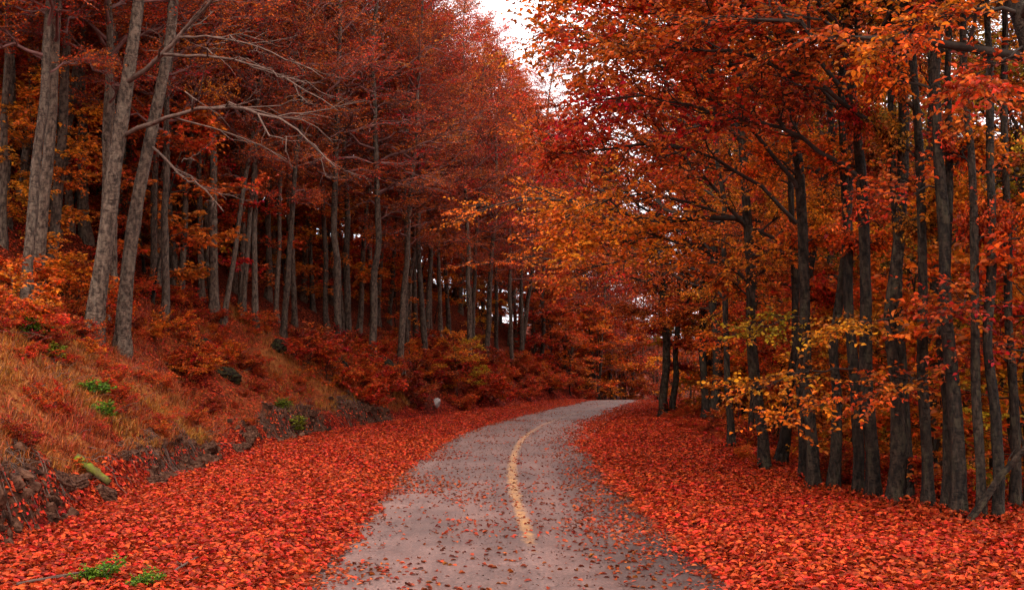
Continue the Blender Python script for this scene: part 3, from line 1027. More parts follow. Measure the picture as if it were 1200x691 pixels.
def leafy_limb(tree, px_pts, color, r0=.045, nb=20, nt=9, nl=11, dshift=-.8, zj=.3, bl=.3, seed=0, leaf=.1):
    """a limb sweeping out from a verge tree, with its own leaves"""
    rng = np.random.default_rng(seed)
    d = tree.location.y
    n = len(px_pts)
    p = np.array([at(px, py, d + dshift * k / max(n - 1, 1)) for k, (px, py) in enumerate(px_pts)])
    # root the limb in the tree's own trunk at that height
    ax = tree.matrix_basis @ Vector((0, 0, (p[0][2] - tree.location.z) / tree.scale.z))
    p[0] = (ax.x, ax.y, p[0][2])
    t = np.linspace(0, 1, 14)
    tt = np.linspace(0, 1, n)
    path = np.stack([np.interp(t, tt, p[:, k]) for k in range(3)], -1)
    for _ in range(2):
        path[1:-1] = .25 * path[:-2] + .5 * path[1:-1] + .25 * path[2:]
    path[1:] += rng.normal(size=(13, 3)) * .025
    r = r0 * (1 - .85 * t)
    bp, br, bi = spawn(path[None], r[None], nb, .18, 1, .7, bl, 5, rng, .02, zj=zj, bend=.03)
    wp, wr, wi = spawn(bp, br, nt, .1, 1, .8, .3, 3, rng, .007, zj=.3, bend=-.06, absL=.6)
    inv = tree.matrix_basis.inverted()
    tk = [c for c in tree.children if c.name.startswith('trunk')][0]
    v, q = merge([tubes(path[None], r[None], 7), tubes(bp, br, 4), tubes(wp, wr, 3)])
    o = add_obj('limb', make_mesh('limb', v, [q], [M_TWIG_R]), tk)
    o.matrix_parent_inverse = inv
    fr_ = leaf_frames(wp, np.clip(.5 + .32 * rng.normal(size=len(bp)), 0, 1)[wi], nl, rng, leaf, nj=.6)
    f = add_obj('foliage', leaf_mesh('foliage', fr_, M_LEAF, True), tree)
    f.matrix_parent_inverse = inv
    f.color = (*color, 1)
    f['kind'] = 'stuff'


big_limbs = [
    (1087, [(1080, 135), (1000, 65), (900, 10), (800, -40)], RUST),
    (1047, [(1045, 165), (960, 95), (870, 62), (780, 52), (690, 55)], RED),
    (1023, [(1014, 215), (930, 150), (850, 135), (760, 110), (690, 120)], RED),
    (953, [(947, 230), (880, 150), (800, 90), (710, 40), (650, 50)], ORANGE),
    (940, [(938, 265), (860, 190), (760, 165), (690, 180), (660, 172)], RED),
    (912, [(924, 300), (850, 250), (760, 225), (690, 235), (648, 262)], AMBER),
    (895, [(888, 330), (830, 290), (740, 270), (670, 292)], ORANGE),
    (856, [(843, 330), (780, 300), (710, 305), (655, 335)], RUST),
    (827, [(818, 330), (770, 290), (710, 255), (675, 235)], RED),
    (974, [(978, 130), (900, 40), (820, 5), (730, -15), (660, 0)], ORANGE),
    (1005, [(1002, 120), (930, 30), (830, -30), (720, -60)], RED),
    (953, [(947, 180), (890, 110), (790, 20), (690, -40)], RUST),
    (895, [(888, 260), (820, 200), (750, 130), (690, 100)], RUST),
    (882, [(884, 280), (820, 240), (750, 200), (690, 150)], RED),
    (779, [(784, 330), (740, 300), (700, 280), (665, 290)], RUST),
    (779, [(784, 260), (740, 220), (700, 190), (660, 200)], RED)]
for k, (tpx, pp, c) in enumerate(big_limbs):
    leafy_limb(VT[tpx], pp, jit(c), seed=700 + k)
small_limbs = [
    (1005, [(1001, 432), (950, 434), (905, 448), (870, 462)], AMBER), (1023, [(1018, 458), (965, 472), (915, 490)], ORANGE),
    (1087, [(1085, 440), (1050, 452), (1015, 468)], ORANGE), (1168, [(1160, 350), (1130, 355), (1095, 372)], RED),
    (1190, [(1186, 405), (1155, 405), (1120, 420)], RUST),
    (827, [(818, 380), (790, 374), (757, 385)], AMBER),
    (953, [(946, 370), (915, 374), (880, 390)], GOLD), (895, [(888, 395), (860, 392), (830, 402)], ORANGE),
    (1047, [(1042, 375), (1010, 377), (970, 392)], AMBER), (1108, [(1102, 222), (1060, 218), (1010, 230)], RED)]
for k, (tpx, pp, c) in enumerate(small_limbs):
    leafy_limb(VT[tpx], pp, jit(c), r0=.018, nb=9, nt=5, nl=8, dshift=-.6, zj=.1, bl=.36, seed=740 + k, leaf=.085)


# --- leaning tree whose foot stands off to the side; its nearest leaves are single parts
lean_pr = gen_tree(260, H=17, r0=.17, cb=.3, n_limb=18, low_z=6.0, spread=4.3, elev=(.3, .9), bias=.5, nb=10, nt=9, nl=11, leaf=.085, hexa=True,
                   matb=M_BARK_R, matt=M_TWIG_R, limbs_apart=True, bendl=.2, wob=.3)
lx, lyy = 7.6, 14.2
tilt = -.20
lean = empty('beech_tree', (lx, lyy, float(ground_z(lx, lyy))), (0, tilt, .15))
tag(lean, 'leaning dark beech with orange-red leaves hanging over the verge', 'tree')
lean_tk = add_obj('trunk', lean_pr['trunk'], lean)
for lm in lean_pr['limbs']:
    add_obj('limb', lm, lean_tk)
fr = lean_pr['frames']
Mw = np.array(lean.matrix_basis)
wp_ = fr[0] @ Mw[:3, :3].T + Mw[:3, 3]
sx_ = CX + F_PX * wp_[:, 0] / wp_[:, 1]
sy_ = HORIZON - F_PX * (wp_[:, 2] - CAM_H) / wp_[:, 1]
inview = (sx_ > 0) & (sx_ < 1200) & (sy_ > 0) & (sy_ < 691) & (wp_[:, 1] > 2)
order = np.argsort(np.where(inview, wp_[:, 1], 1e6))[:300]
order = order[inview[order]]
keep = np.ones(len(wp_), bool)
keep[order] = False
cr = add_obj('crown', leaf_mesh('crown', fr, M_LEAF, True, mask=keep), lean)
cr.color = (*RUST, 1)
cr['kind'] = 'stuff'
leafy_limb(lean, [(1186, 20), (1140, 8), (1085, 25), (1040, 45)], jit(ORANGE), r0=.03, nb=11, nt=7, seed=790, leaf=.085)
leafy_limb(lean, [(1190, 60), (1160, 80), (1130, 110)], jit(RUST), r0=.02, nb=10, nt=6, seed=791, leaf=.085)
one = (np.zeros((1, 3)), np.array([[0, 1., 0]]), np.array([[1., 0, 0]]), np.array([[0, 0, 1.]]), np.array([1.0]), np.array([.5]), np.array([.5]))
LEAF1 = []
for k in range(5):
    o1 = list(one)
    o1[5], o1[6] = np.array([.2 + .15 * k]), np.array([R.random()])
    LEAF1.append(leaf_mesh('leaf', tuple(o1), M_LEAF, True))
for n_, i in enumerate(order):
    mt = np.eye(4)
    mt[:3, 0], mt[:3, 1], mt[:3, 2], mt[:3, 3] = fr[2][i] * fr[4][i], fr[1][i] * fr[4][i], fr[3][i] * fr[4][i], fr[0][i]
    o = add_obj('leaf', LEAF1[n_ % 5], cr)
    o.matrix_basis = Matrix(mt.tolist())
    o.color = (*jit(RUST, .2), 1)
occupied.append((lx, lyy))

# --- more trees of the wood behind: on the slope, downhill, and round the bend
def scatter_trees(n, xf, yr, protos, colors, label, group, rmin, srange, rz=None, seedv=1):
    rng = random.Random(seedv)
    c = 0
    for _ in range(n * 30):
        if c >= n:
            break
        y = rng.uniform(*yr)
        x = xf(y, rng)
        if abs(x) > .46 * y + 5 or not free(x, y, rmin):
            continue
        occupied.append((x, y))
        s = rng.uniform(*srange)
        pr = protos[rng.randrange(len(protos))]
        colr = colors[rng.randrange(len(colors))]
        place_tree('beech_tree', pr, (x, y, float(ground_z(x, y))), (rng.uniform(-.04, .04), rng.uniform(-.03, .07), rng.uniform(0, 6.28) if rz is None else rng.uniform(*rz)),
                   (s, s, .8 + .25 * s * rng.uniform(.85, 1.1)), jit(colr), label + ', leaves ' + CN[colr], 'tree', group + ', ' + CN[colr])
        c += 1


scatter_trees(70, lambda y, r: float(FOOT(y)) - r.uniform(4.5, 14), (27, 62), A, [RED, RED, RUST, DEEP, ORANGE],
              'slim beech in the dense stand on the hillside above the bank', 'beeches of the dense hillside stand', 1.6, (.6, .95), seedv=3)
scatter_trees(70, lambda y, r: float(FOOT(y)) - r.uniform(12, 34), (36, 92), AF, [RED, RED, RUST, DEEP, ORANGE],
              'slim beech far up the hillside behind the dense stand', 'beeches far up the hillside', 2.0, (.65, 1.0), seedv=13)
scatter_trees(16, lambda y, r: float(FOOT(y)) - r.uniform(2.2, 6), (46, 84), A, [RED, RED, RUST],
              'tall beech at the brink of the bank reaching over the bend', 'beeches at the brink of the bank', 2.2, (.75, 1.0), seedv=14)
scatter_trees(60, lambda y, r: float(FOOT(y)) - r.uniform(1.0, 20), (82, 130), AF, [RED, RED, DEEP, RUST],
              'distant slim beech on the hillside where the road bends away', 'distant beeches past the bend', 2.2, (.7, 1.05), seedv=4)
scatter_trees(16, lambda y, r: float(EDGE_R(y)) + r.uniform(2.5, 14), (17, 45), BJ, [ORANGE, AMBER, GOLD, OLIVE, RUST],
              'dark-trunked beech downhill behind the verge trees', 'beeches downhill behind the verge', 2.2, (.7, 1.0), seedv=5)
scatter_trees(26, lambda y, r: float(EDGE_R(y)) + r.uniform(12, 34), (30, 80), BF, [ORANGE, AMBER, GOLD, RUST, OLIVE],
              'beech far downhill behind the verge trees', 'beeches far downhill', 2.6, (.7, 1.0), seedv=25)
scatter_trees(26, lambda y, r: float(EDGE_R(y)) + r.uniform(.4, 10), (42, 84), BJ, [RUST, RED, ORANGE, ORANGE],
              'dark-trunked beech beside the far stretch of road', 'beeches beside the far stretch of road', 2.4, (.7, 1.0), rz=(-.6, .6), seedv=6)
scatter_trees(44, lambda y, r: float(ROAD_C(y)) + r.choice([-1, 1]) * r.uniform(3.0, 24), (88, 140), BF, [RUST, RED, RUST, ORANGE],
              'dark beech standing beyond the crest of the road', 'beeches beyond the crest', 2.4, (.8, 1.2), seedv=8)

# --- saplings and shrubs
def sap(px, py, d, s, color, label, group=None):
    x = float(ray(px, py)[0] * d)
    z = float(ground_z(x, d))
    pr = random.choice(SAP)
    return place_tree('beech_sapling', pr, (x, d, z), (random.uniform(-.08, .08), random.uniform(-.08, .08), random.uniform(0, 6.28)), (s, s, s), jit(color), label, 'sapling', group)


sap(535, 420, 60, 1.0, AMBER, 'golden beech sapling standing out against dark red woods near the bend')
sap(548, 420, 63, .85, GOLD, 'smaller yellow beech sapling next to the golden sapling near the bend')
G_SAP = 'young beeches under the hillside stand'
rs = random.Random(12)
for k in range(95):
    y = rs.uniform(33, 82)
    x = float(FOOT(y)) - rs.uniform(5.0, 18)
    s = rs.uniform(.7, 2.0)
    place_tree('beech_sapling', rs.choice(SAP), (x, y, float(ground_z(x, y))), (0, rs.uniform(0, .15), rs.uniform(0, 6.28)), (s, s, s),
               jit(c := rs.choice([ORANGE, ORANGE, AMBER, RED, RUST, RED])), 'young beech growing under the hillside stand, leaves ' + CN[c], 'sapling', G_SAP + ', ' + CN[c])
for k in range(75):
    y = rs.uniform(44, 100)
    x = float(FOOT(y)) - rs.uniform(15, 34)
    s = rs.uniform(1.5, 2.6)
    c = rs.choice([ORANGE, RED, RUST, RED])
    if abs(x) < .46 * y + 4:
        place_tree('beech_sapling', rs.choice(SAP), (x, y, float(ground_z(x, y))), (0, rs.uniform(0, .15), rs.uniform(0, 6.28)), (s, s, s),
                   jit(c), CN[c] + ' young beech high on the ridge behind the hillside stand', 'sapling', 'young beeches on the ridge, ' + CN[c])
G_SAP2 = 'young beeches downhill of the verge'
for k in range(75):
    y = rs.uniform(17, 66)
    x = float(EDGE_R(y)) + rs.uniform(.8, 11)
    s = rs.uniform(.8, 1.9)
    place_tree('beech_sapling', rs.choice(SAP), (x, y, float(ground_z(x, y))), (0, rs.uniform(-.1, .1), rs.uniform(0, 6.28)), (s, s, s),
               jit(c := rs.choice([ORANGE, AMBER, AMBER, GOLD, RUST])), 'young beech growing downhill behind the verge trees, leaves ' + CN[c], 'sapling', G_SAP2 + ', ' + CN[c])

for k in range(60):
    y = rs.uniform(84, 118)
    x = float(ROAD_C(y)) + rs.choice([-1, 1]) * rs.uniform(3.0, 20)
    s = rs.uniform(1.4, 2.6)
    place_tree('beech_sapling', rs.choice(SAP), (x, y, float(ground_z(x, y))), (0, rs.uniform(-.1, .1), rs.uniform(0, 6.28)), (s, s, s),
               jit(c := rs.choice([ORANGE, RUST, RUST, RED])), 'young beech beyond the crest of the road, leaves ' + CN[c], 'sapling', 'young beeches beyond the crest, ' + CN[c])
STONE = hit(511, 476)
G_SH = 'shrubs along the upper bank'
for k in range(80):
    y = rs.uniform(24, 74)
    x = float(FOOT(y)) - rs.uniform(2.6, 6.5) * (1 if y < 48 else .7)
    place_shrub(x, y, rs.uniform(.5, .95), jit(c := rs.choice([RED, RED, DEEP, RUST, ORANGE])), 'low beech shrub on the upper part of the bank, leaves ' + CN[c], G_SH + ', ' + CN[c])
for k in range(64):
    y = rs.uniform(44, 88)
    x = float(FOOT(y)) - rs.uniform(.3, 3.6)
    place_shrub(x, y, rs.uniform(.9, 1.7), jit(c := rs.choice([RED, RED, DEEP, RUST])), 'shrub crowding the road where it bends, leaves ' + CN[c], 'shrubs crowding the bend, ' + CN[c])
for k in range(34):
    y = rs.uniform(18, 62)
    x = float(EDGE_R(y)) + rs.uniform(-.5, 2.2)
    place_shrub(x, y, rs.uniform(.35, .8), jit(c := rs.choice([RED, DEEP, RUST, ORANGE])), 'low bush between the dark verge trunks, leaves ' + CN[c], 'bushes between the verge trunks, ' + CN[c])
for (px, py, s, c) in [(20, 315, 1.4, ORANGE), (55, 310, 1.2, AMBER), (8, 345, 1.2, ORANGE), (85, 330, 1.1, ORANGE), (130, 345, .9, ORANGE)]:
    g = hit(px, py + 22)
    place_shrub(g[0], g[1], s, jit(c), 'yellow-orange leafy shrub at the foot of the stout pale beech', 'yellow shrubs by the stout beech')

for k in range(90):
    y = rs.uniform(13, 50)
    x = float(FOOT(y)) - rs.uniform(.5, 5.0)
    place_shrub(x, y, rs.uniform(.2, .5), jit(c := rs.choice([RED, RED, DEEP, RUST, ORANGE])), 'small seedling rooted in the grass of the bank, leaves ' + CN[c], 'small seedlings on the bank, ' + CN[c], name='seedling')
for k in range(34):
    y = rs.uniform(19, 54)
    x = float(EDGE_R(y)) - rs.uniform(-.3, 1.1)
    place_shrub(x, y, rs.uniform(.18, .42), jit(c := rs.choice([DEEP, RED, RUST, ORANGE])), 'tiny seedling at the roots of the dark verge trunks, leaves ' + CN[c], 'seedlings at the verge trunks, ' + CN[c], name='seedling')
# green plants
GREEN = (.13, .19, .012)
GSH = [gen_shrub(450 + i, n=7, L=.55, nb=5, nt=3, nl=6, leaf=.085, mat=M_GREEN, el0=.85) for i in range(2)]
greens = [(40, 400, .9, GREEN, 'bright green leafy plant high on the bank below the yellow shrubs'),
          (62, 422, .8, (.22, .2, .015), 'yellowing green plant just below the bright green one on the bank'),
          (112, 462, .9, GREEN, 'fresh green fern-like plant in the middle of the grassy bank'),
          (122, 492, .75, GREEN, 'small green plant in the grass, lower of two'),
          (118, 678, .5, GREEN, 'low green plant sprouting from fallen leaves on the flat verge'),
          (168, 685, .35, GREEN, 'tiny green plant beside a larger one amid fallen leaves'),
          (345, 505, 1.1, (.2, .17, .012), 'olive green bush at the foot of the bank'),
          (330, 480, .8, (.16, .15, .012), 'darker olive plant behind the olive bush on the bank')]
for px, py, s, c, lab in greens:
    g = hit(px, py)
    place_shrub(g[0], g[1], s, c, lab, None, name='green_plant', protos=GSH)

# ------------------------------------------------------------------ rocks, logs, branch
def rock_mesh(seed, mat, sub=4):
    import bmesh
    rng = np.random.default_rng(seed)
    bm = bmesh.new()
    bmesh.ops.create_icosphere(bm, subdivisions=sub, radius=1)
    dirs = unit(rng.normal(size=(15, 3)))
    offs = .5 + .42 * rng.random(15)
    ph = rng.random(6) * 6.28
    for v in bm.verts:
        p = np.array(v.co)
        n = p / np.linalg.norm(p)
        r = 1.0
        for dd, oo in zip(dirs, offs):
            c = n @ dd
            if c > 1e-3:
                r = min(r, oo / c)
        r += .06 * math.sin(n[0] * 7 + ph[0]) * math.sin(n[1] * 6 + ph[1]) + .04 * math.sin(n[2] * 13 + ph[2] + n[0] * 9) + .014 * rng.normal()
        v.co = Vector(n * r)
    me = bpy.data.meshes.new('rock')
    bm.to_mesh(me)
    bm.free()
    me.materials.append(mat)
    for p in me.polygons:
        p.use_smooth = False
    return me


RK = [rock_mesh(500 + i, M_ROCK) for i in range(5)]
RKD = [rock_mesh(520 + i, M_ROCK_D) for i in range(3)]


def rock(x, y, s, meshes, label, group=None, dz=.0, sq=(1, 1, .75), name='rock'):
    o = add_obj(name, random.choice(meshes), None, (x, y, float(ground_z(x, y)) + dz))
    o.scale = (s * sq[0], s * sq[1], s * sq[2])
    o.rotation_euler = (random.uniform(-.4, .4), random.uniform(-.4, .4), random.uniform(0, 6.28))
    tag(o, label, 'rock', group)
    return o


for k in range(46):
    y = rs.uniform(12, 50)
    x = float(FOOT(y)) + rs.uniform(-.75, .12)
    rock(x, y, rs.uniform(.12, .34), RK, 'brown earthy rock poking out of the eroded foot of the bank', 'rocks along the foot of the bank', dz=-.04)
for px, py, s, lab in [(104, 372, .5, 'dark mossy boulder standing in for the hollow under the stout beech'), (325, 408, .55, 'dark mossy boulder standing in for a hollow below the slim trunks on the bank'),
                       (392, 432, .75, 'black boulder standing in for an overhung hollow amid red shrubs on the bank'), (448, 430, .8, 'dark boulder standing in for a hollow further along the bank amid red shrubs'),
                       (265, 440, .5, 'dark rock at the lower end of the gully'), (235, 405, .5, 'dark rock halfway up the gully')]:
    g = hit(px, py)
    rock(g[0], g[1], s, RKD, lab, None, dz=-.05)  # boulders on the bank are added in place of its dark hollows
g = STONE
o = rock(g[0], g[1], .34, [rock_mesh(560, M_STONE_W)], 'pale whitish standing stone at the foot of the shrubs by the bend', None, dz=.12, sq=(.6, .7, 1.15), name='pale_stone')
o.rotation_euler = (.1, .15, .5)


def log_obj(name, pts, r0, r1, mat, label, cat, twigs=0):
    pts = np.array(pts)
    t = np.linspace(0, 1, 12)
    tt = np.linspace(0, 1, len(pts))
    p = np.stack([np.interp(t, tt, pts[:, k]) for k in range(3)], -1)
    p[1:-1] += R.normal(size=(10, 3)) * r0 * .15
    r = r0 + (r1 - r0) * t
    c0, c1 = p[0].copy(), p[-1].copy()
    pp = np.concatenate([p[:1], p, p[-1:]])
    rr = np.concatenate([[.002], r, [.002]])
    pp[0] -= (p[1] - p[0]) * .01
    pp[-1] += (p[-1] - p[-2]) * .01
    parts = [tubes(pp[None], rr[None], 9, .1)]
    if twigs:
        bp, br, _ = spawn(p[None], r[None], twigs, .3, 1, .7, .25, 5, R, .02)
        parts.append(tubes(bp, br, 5))
    v, q = merge(parts)
    org = c0
    o = add_obj(name, make_mesh(name, v - org, [q], [mat]), None, tuple(org))
    tag(o, label, cat)
    return o


a_, b_ = hit(96, 545), hit(131, 574)
log_obj('mossy_log', [a_ + [0, -.25, .12], (a_ + b_) / 2 + [.05, -.35, .2], b_ + [.1, -.4, .16]], .085, .06, M_MOSSLOG, 'short broken mossy log sticking out of the bank', 'log')
g1 = hit(1132, 612)
d1 = g1[1]
e1 = at(1205, 520, d1 - .35)
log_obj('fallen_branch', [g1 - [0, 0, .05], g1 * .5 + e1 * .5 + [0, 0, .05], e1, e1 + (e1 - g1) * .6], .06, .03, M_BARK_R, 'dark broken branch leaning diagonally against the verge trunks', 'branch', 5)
for (p0, p1, r_, lab) in [((50, 455), (70, 440), .02, 'thin bare stick lying on the grassy bank by the green plants'),
                          ((20, 688), (110, 672), .018, 'long thin stick lying on fallen leaves beside the low green plant'),
                          ((205, 672), (232, 655), .014, 'thin dark twig lying on the leafy verge near the tiny plant')]:
    q0, q1 = hit(*p0), hit(*p1)
    log_obj('stick', [q0 + [0, 0, .03], (q0 + q1) / 2 + [0, 0, .04], q1 + [0, 0, .03]], r_, r_ * .5, M_WOOD, lab, 'stick', 3)
q0, q1 = hit(200, 405), hit(0, 372)
arch = [at(0, 372, 27), at(50, 352, 27), at(110, 330, 28), at(170, 315, 29)]

# ------------------------------------------------------------------ dry grass on the bank
rng = np.random.default_rng(77)
n = 9000
gyy = 11 + 42 * rng.random(n)
gxx = FOOT(gyy) - .45 - 5.5 * rng.random(n) ** 1.3
dens = sstep(.40, .55, fbm(gxx, gyy, 4.5, 44)) * .8 + .2
k_ = rng.random(n) < dens
gxx, gyy = gxx[k_], gyy[k_]
nb_ = 12
tx = np.repeat(gxx, nb_) + rng.normal(size=len(gxx) * nb_) * .05
ty = np.repeat(gyy, nb_) + rng.normal(size=len(gxx) * nb_) * .05
tz = ground_z(tx, ty) - .03
nB = len(tx)
hgt = np.repeat(.08 + .22 * rng.random(len(gxx)), nb_) * (.6 + .6 * rng.random(nB))
az = rng.random(nB) * 6.28
lean_ = hgt * (.25 + .6 * rng.random(nB))
root = np.stack([tx, ty, tz], -1)
dirv = np.stack([np.cos(az), np.sin(az), 0 * az], -1)
prp = np.stack([-np.sin(az), np.cos(az), 0 * az], -1)
wd = (.004 + .004 * rng.random(nB))[:, None]
down = np.array([.55, 0, -.15])
mid = root + dirv * lean_[:, None] * .35 + UP * hgt[:, None] * .6 + down * hgt[:, None] * .15
tip = root + dirv * lean_[:, None] + UP * hgt[:, None] * .85 + down * hgt[:, None] * .4
V = np.stack([root - prp * wd, root + prp * wd, mid + prp * wd * .8, mid - prp * wd * .8, tip], 1)
b = np.arange(nB)[:, None] * 5
gp = np.repeat(fbm(gxx, gyy, 2.0, 55), nb_)
gm = make_mesh('dry_grass', V, [b + np.array([[0, 1, 2, 3]]), b + np.array([[3, 2, 4]])], [M_GRASS], False,
               attrs={'tone': np.repeat(rng.random(nB), 5), 'patch': np.repeat(np.clip(gp * 1.6 - .3, 0, 1), 5)})
go = add_obj('dry_grass', gm)
go.color = (.34, .052, .016, 1)
tag(go, 'dry rusty grass matted over the lower bank', 'grass', kind='stuff')


n = 2600
sy0 = 11 + 45 * rng.random(n)
sx0 = FOOT(sy0) - .2 - 7 * rng.random(n) ** 1.2
az = rng.random(n) * 6.28
L = .2 + .6 * rng.random(n) ** 2
inc = .2 + 1.0 * rng.random(n)
s_ = np.linspace(0, 1, 5)[None, :, None]
dv = np.stack([np.cos(az) * np.cos(inc), np.sin(az) * np.cos(inc), np.sin(inc)], -1)
p0 = np.stack([sx0, sy0, ground_z(sx0, sy0) - .03], -1)
sp_ = p0[:, None, :] + L[:, None, None] * (dv[:, None, :] * s_ + np.array([.25, 0, -.35]) * s_ * s_) + rng.normal(size=(n, 5, 3)) * .012
v, q = tubes(sp_, np.full((n, 1), .0045) * (1 - .6 * np.linspace(0, 1, 5)) * (.6 + rng.random((n, 1))), 3)
ds_ = add_obj('dead_stems', make_mesh('dead_stems', v, [q], [M_WOOD]))
tag(ds_, 'dry brown stems and twigs tangled over the bank', 'stems', kind='stuff')


import bmesh as _b
_bm = _b.new()
_b.ops.create_icosphere(_bm, subdivisions=2, radius=1)
ico_v = np.array([v.co[:] for v in _bm.verts])
ico_f = np.array([[v.index for v in f.verts] for f in _bm.faces])
_bm.free()
n = 1100
cy0 = 11 + 37 * rng.random(n)
cx0 = FOOT(cy0) - .75 + .95 * rng.random(n)
ok = rng.random(n) < .15 + .85 * sstep(.3, .6, noise2(cy0, cy0 * 0, 2.1, 11))
cx0, cy0 = cx0[ok], cy0[ok]
n = len(cx0)
cs = .035 + .13 * rng.random(n) ** 2.2
def rot_rand(m):
    q_ = unit(rng.normal(size=(m, 4)))
    a, b, c, d = q_.T
    return np.stack([np.stack([1 - 2 * (c * c + d * d), 2 * (b * c - a * d), 2 * (b * d + a * c)], -1),
                     np.stack([2 * (b * c + a * d), 1 - 2 * (b * b + d * d), 2 * (c * d - a * b)], -1),
                     np.stack([2 * (b * d - a * c), 2 * (c * d + a * b), 1 - 2 * (b * b + c * c)], -1)], 1)
cv = ico_v[None] * (1 + .2 * rng.normal(size=(n, len(ico_v), 1))) * np.array([1, .8, .6])
cv = np.einsum('nij,nvj->nvi', rot_rand(n), cv) * cs[:, None, None] + np.stack([cx0, cy0, ground_z(cx0, cy0)], -1)[:, None]
cf = ico_f[None] + (np.arange(n) * len(ico_v))[:, None, None]
cl = add_obj('earth_clods', make_mesh('earth_clods', cv, [cf.reshape(-1, 3)], [M_ROCK], smooth=False))
tag(cl, 'crumbled brown earth clods along the eroded foot of the bank', 'earth', kind='stuff')
n = 420
ry0 = 11.5 + 36 * rng.random(n)
ok = rng.random(n) < sstep(.3, .6, noise2(ry0, ry0 * 0, 2.1, 11)) + .15
ry0 = ry0[ok]
n = len(ry0)
s5 = np.linspace(0, 1, 7)[None, :]
Lr = (.25 + .5 * rng.random(n))[:, None]
xr = FOOT(ry0)[:, None] - .75 + (.15 + Lr) * s5 + .03 * rng.normal(size=(n, 7))
yr_ = ry0[:, None] + (rng.normal(size=(n, 1)) * .25) * s5 + .03 * rng.normal(size=(n, 7))
zr = ground_z(xr, yr_) + .02 + .05 * np.sin(s5 * 3.14) * rng.random((n, 1))
v, q = tubes(np.stack([xr, yr_, zr], -1), (.006 + .016 * rng.random((n, 1)) ** 2) * (1 - .6 * s5), 5)
ro_ = add_obj('exposed_roots', make_mesh('exposed_roots', v, [q], [M_WOOD]))
tag(ro_, 'tangle of brown roots hanging out of the eroded foot of the bank', 'roots', kind='stuff')


# ------------------------------------------------------------------ fallen leaves
def road_z(x, y):
    lat = np.clip((x - ROAD_C(y)) / HALF(y), -1, 1)
    return base_z(y) + .012 + .03 * (1 - lat ** 2)


def litter(name, x, y, label, color, size=.075, hexa=True, zoff=.012, tilt=.35, surf=None, rng=rng):
    n = len(x)
    z = (np.where(np.abs(x - ROAD_C(y)) < HALF(y) + .15, np.maximum(road_z(x, y), ground_z(x, y)), ground_z(x, y)) if surf is None else surf(x, y)) + zoff
    e = .15
    sx = np.clip((ground_z(x + e, y) - ground_z(x - e, y)) / (2 * e), -1.2, 1.2) if surf is None else 0 * x
    sy = np.clip((ground_z(x, y + e) - ground_z(x, y - e)) / (2 * e), -1.2, 1.2) if surf is None else 0 * x
    nr = unit(np.stack([-sx, -sy, np.ones(n)], -1) + rng.normal(size=(n, 3)) * tilt)
    az = rng.random(n) * 6.283
    d = np.stack([np.cos(az), np.sin(az), 0 * az], -1)
    d = unit(d - (d * nr).sum(1, keepdims=True) * nr)
    xx = np.cross(d, nr)
    s = size * (.65 + .6 * rng.random(n))
    pos = np.stack([x, y, z + s * .12 * rng.random(n)], -1) - d * s[:, None] * .5
    fr = (pos, d, xx, nr, s, np.clip(.5 + .9 * (fbm(x, y, 1.6, 66) - .5) + .2 * rng.normal(size=n), 0, 1), rng.random(n))
    o = add_obj(name, leaf_mesh(name, fr, M_LITTER, hexa, fold=.16))
    o.color = (*color, 1)
    tag(o, label, 'leaves', kind='stuff')
    return o


def pts(n, xa, xb, ya, yb):
    y = ya + (yb - ya) * rng.random(n)
    return xa(y) + (xb(y) - xa(y)) * rng.random(n), y


LITC = (.40, .016, .010)
L_edge = lambda y: ROAD_C(y) - HALF(y)
R_edge = lambda y: ROAD_C(y) + HALF(y)


def verge_pts(side, zones):
    xs, ys_ = [], []
    for dens, ya, yb in zones:
        if side < 0:
            fa, fb = (lambda y: FOOT(y) - .35), (lambda y: L_edge(y) + .8)
        else:
            fa, fb = (lambda y: R_edge(y) - 1.5), (lambda y: np.minimum(EDGE_R(y) + 1.4, .47 * y + 1.2) if False else EDGE_R(y) + 1.4)
        yy = np.linspace(ya, yb, 20)
        area = float(np.mean(fb(yy) - fa(yy)) * (yb - ya))
        x, y = pts(int(dens * area), fa, fb, ya, yb)
        off = np.abs(x - ROAD_C(y)) - HALF(y)
        drift = .55 * (x > ROAD_C(y)) * sstep(26, 40, y) + .25 * sstep(45, 60, y) - .3 * sstep(30, 20, y)
        ok = rng.random(len(x)) < np.maximum(sstep(-.5, .3, off + drift + 1.2 * (fbm(x, y, 1.3, 61) - .55)), sstep(-.22, -.02, off + .7 * (fbm(x, y, .9, 62) - .5)))
        xs.append(x[ok])
        ys_.append(y[ok])
    return np.concatenate(xs), np.concatenate(ys_)


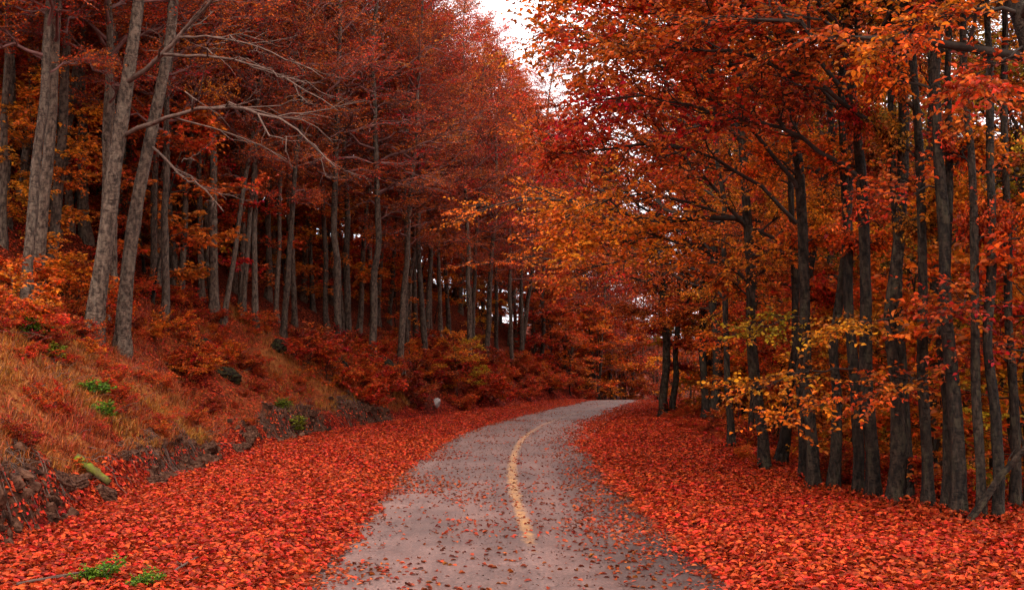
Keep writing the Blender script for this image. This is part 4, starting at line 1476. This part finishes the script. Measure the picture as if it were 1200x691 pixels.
x, y = verge_pts(-1, [(330, 9, 24), (200, 24, 38), (110, 38, 85)])
litter('leaf_litter', x, y, 'thick carpet of red fallen leaves between road and bank', LITC, size=.092)
x, y = verge_pts(1, [(330, 9, 22), (200, 22, 36), (110, 36, 85)])
litter('leaf_litter', x, y, 'thick carpet of red fallen leaves between road and dark trunks', LITC, size=.092)
dx_, dy_ = [], []
for a_k, e_k in VT.items():
    m_ = 260 if e_k.location.y < 30 else 120
    rr_ = .12 + .45 * rng.random(m_) ** 1.5
    th_ = rng.random(m_) * 6.283
    dx_.append(e_k.location.x + rr_ * np.cos(th_))
    dy_.append(e_k.location.y + rr_ * np.sin(th_))
dx_, dy_ = np.concatenate(dx_), np.concatenate(dy_)
dd_ = np.min([np.hypot(dx_ - e_k.location.x, dy_ - e_k.location.y) for e_k in VT.values()], axis=0)
litter('leaf_litter', dx_, dy_, 'red leaves drifted against the feet of the dark verge trunks', (.36, .017, .010), size=.085, tilt=.6,
       surf=lambda x, y: ground_z(x, y) + .16 * np.exp(-(dd_ / .28) ** 2) * rng.random(len(x)))
x, y = pts(60000, lambda y: FOOT(y) - 13, lambda y: FOOT(y) - .2, 11, 48)
u_ = FOOT(y) - x
grs = sstep(.40, .55, fbm(x, y, 4.5, 44)) * sstep(.3, .8, u_) * sstep(5.5, 3.2, u_)
ok = rng.random(len(x)) < np.where(u_ < .8, .8, 1 - .6 * grs)
litter('leaf_litter', x[ok], y[ok], 'red fallen leaves strewn over the sloping bank', (.36, .017, .010), tilt=.45, size=.085)


def road_pts(n, ya, yb):
    x, y = pts(n, lambda y: L_edge(y) + .02, lambda y: R_edge(y) - .02, ya, yb)
    lat = (x - ROAD_C(y)) / HALF(y)
    nz = fbm(x, y, 1.8, 63)
    prob = .05 + .12 * sstep(.45, .65, nz) + .55 * sstep(.72, 1.0, np.abs(lat) + .25 * (nz - .5)) + \
        .5 * sstep(.35, .75, lat + .6 * (fbm(x, y, 2.6, 64) - .5)) * sstep(10, 16, y) * .8 + .25 * sstep(.0, .9, -lat) * sstep(.4, .6, nz)
    ok = rng.random(n) < prob
    return x[ok], y[ok]


x, y = road_pts(22000, 9, 26)
x2, y2 = road_pts(15000, 26, 50)
x3, y3 = road_pts(7000, 50, 84)
x, y = np.concatenate([x, x2, x3]), np.concatenate([y, y2, y3])
lat = np.abs((x - ROAD_C(y)) / (ROAD_W / 2))
px_ = CX + F_PX * x / y
cand = np.nonzero((y > 11.6) & (y < 19) & (lat < .7))[0]
cand = cand[np.argsort(y[cand])][:300]
kp = np.ones(len(x), bool)
kp[cand] = False
litter('scattered_leaves', x[kp], y[kp], 'red and brown leaves scattered thinly over the asphalt', (.30, .03, .014), surf=road_z, zoff=.007, tilt=.3, size=.07)
xb, yb = pts(9000, lambda y: L_edge(y) + .05, lambda y: R_edge(y) - .05, 9, 60)
ok = rng.random(9000) < .25 + .75 * sstep(.4, .65, fbm(xb, yb, 1.4, 67))
litter('leaf_crumbs', xb[ok], yb[ok], 'tiny brown leaf crumbs and grit strewn on the asphalt', (.12, .02, .012), surf=road_z, zoff=.004, tilt=.25, size=.032)
LEAF2 = []
for k in range(8):
    o1 = list(one)
    o1[5], o1[6] = np.array([.3 + .06 * k]), np.array([R.random()])
    LEAF2.append(leaf_mesh('fallen_leaf', tuple(o1), M_LITTER, True, fold=.12 + .03 * k))
for n_, i in enumerate(cand):
    s = .055 + .035 * random.random()
    o = add_obj('fallen_leaf', LEAF2[n_ % 8], None, (x[i], y[i], float(road_z(x[i], y[i])) + .004))
    o.rotation_euler = (random.uniform(-.15, .3), random.uniform(-.3, .3), random.uniform(0, 6.28))
    o.scale = (s, s, s)
    o.color = (*jit((.30, .03, .014) if random.random() < .75 else (.5, .08, .02), .5), 1)
    tag(o, 'single curled fallen leaf lying on the bare grey asphalt', 'leaf', 'single leaves on the asphalt')

print('objects', len(bpy.data.objects))
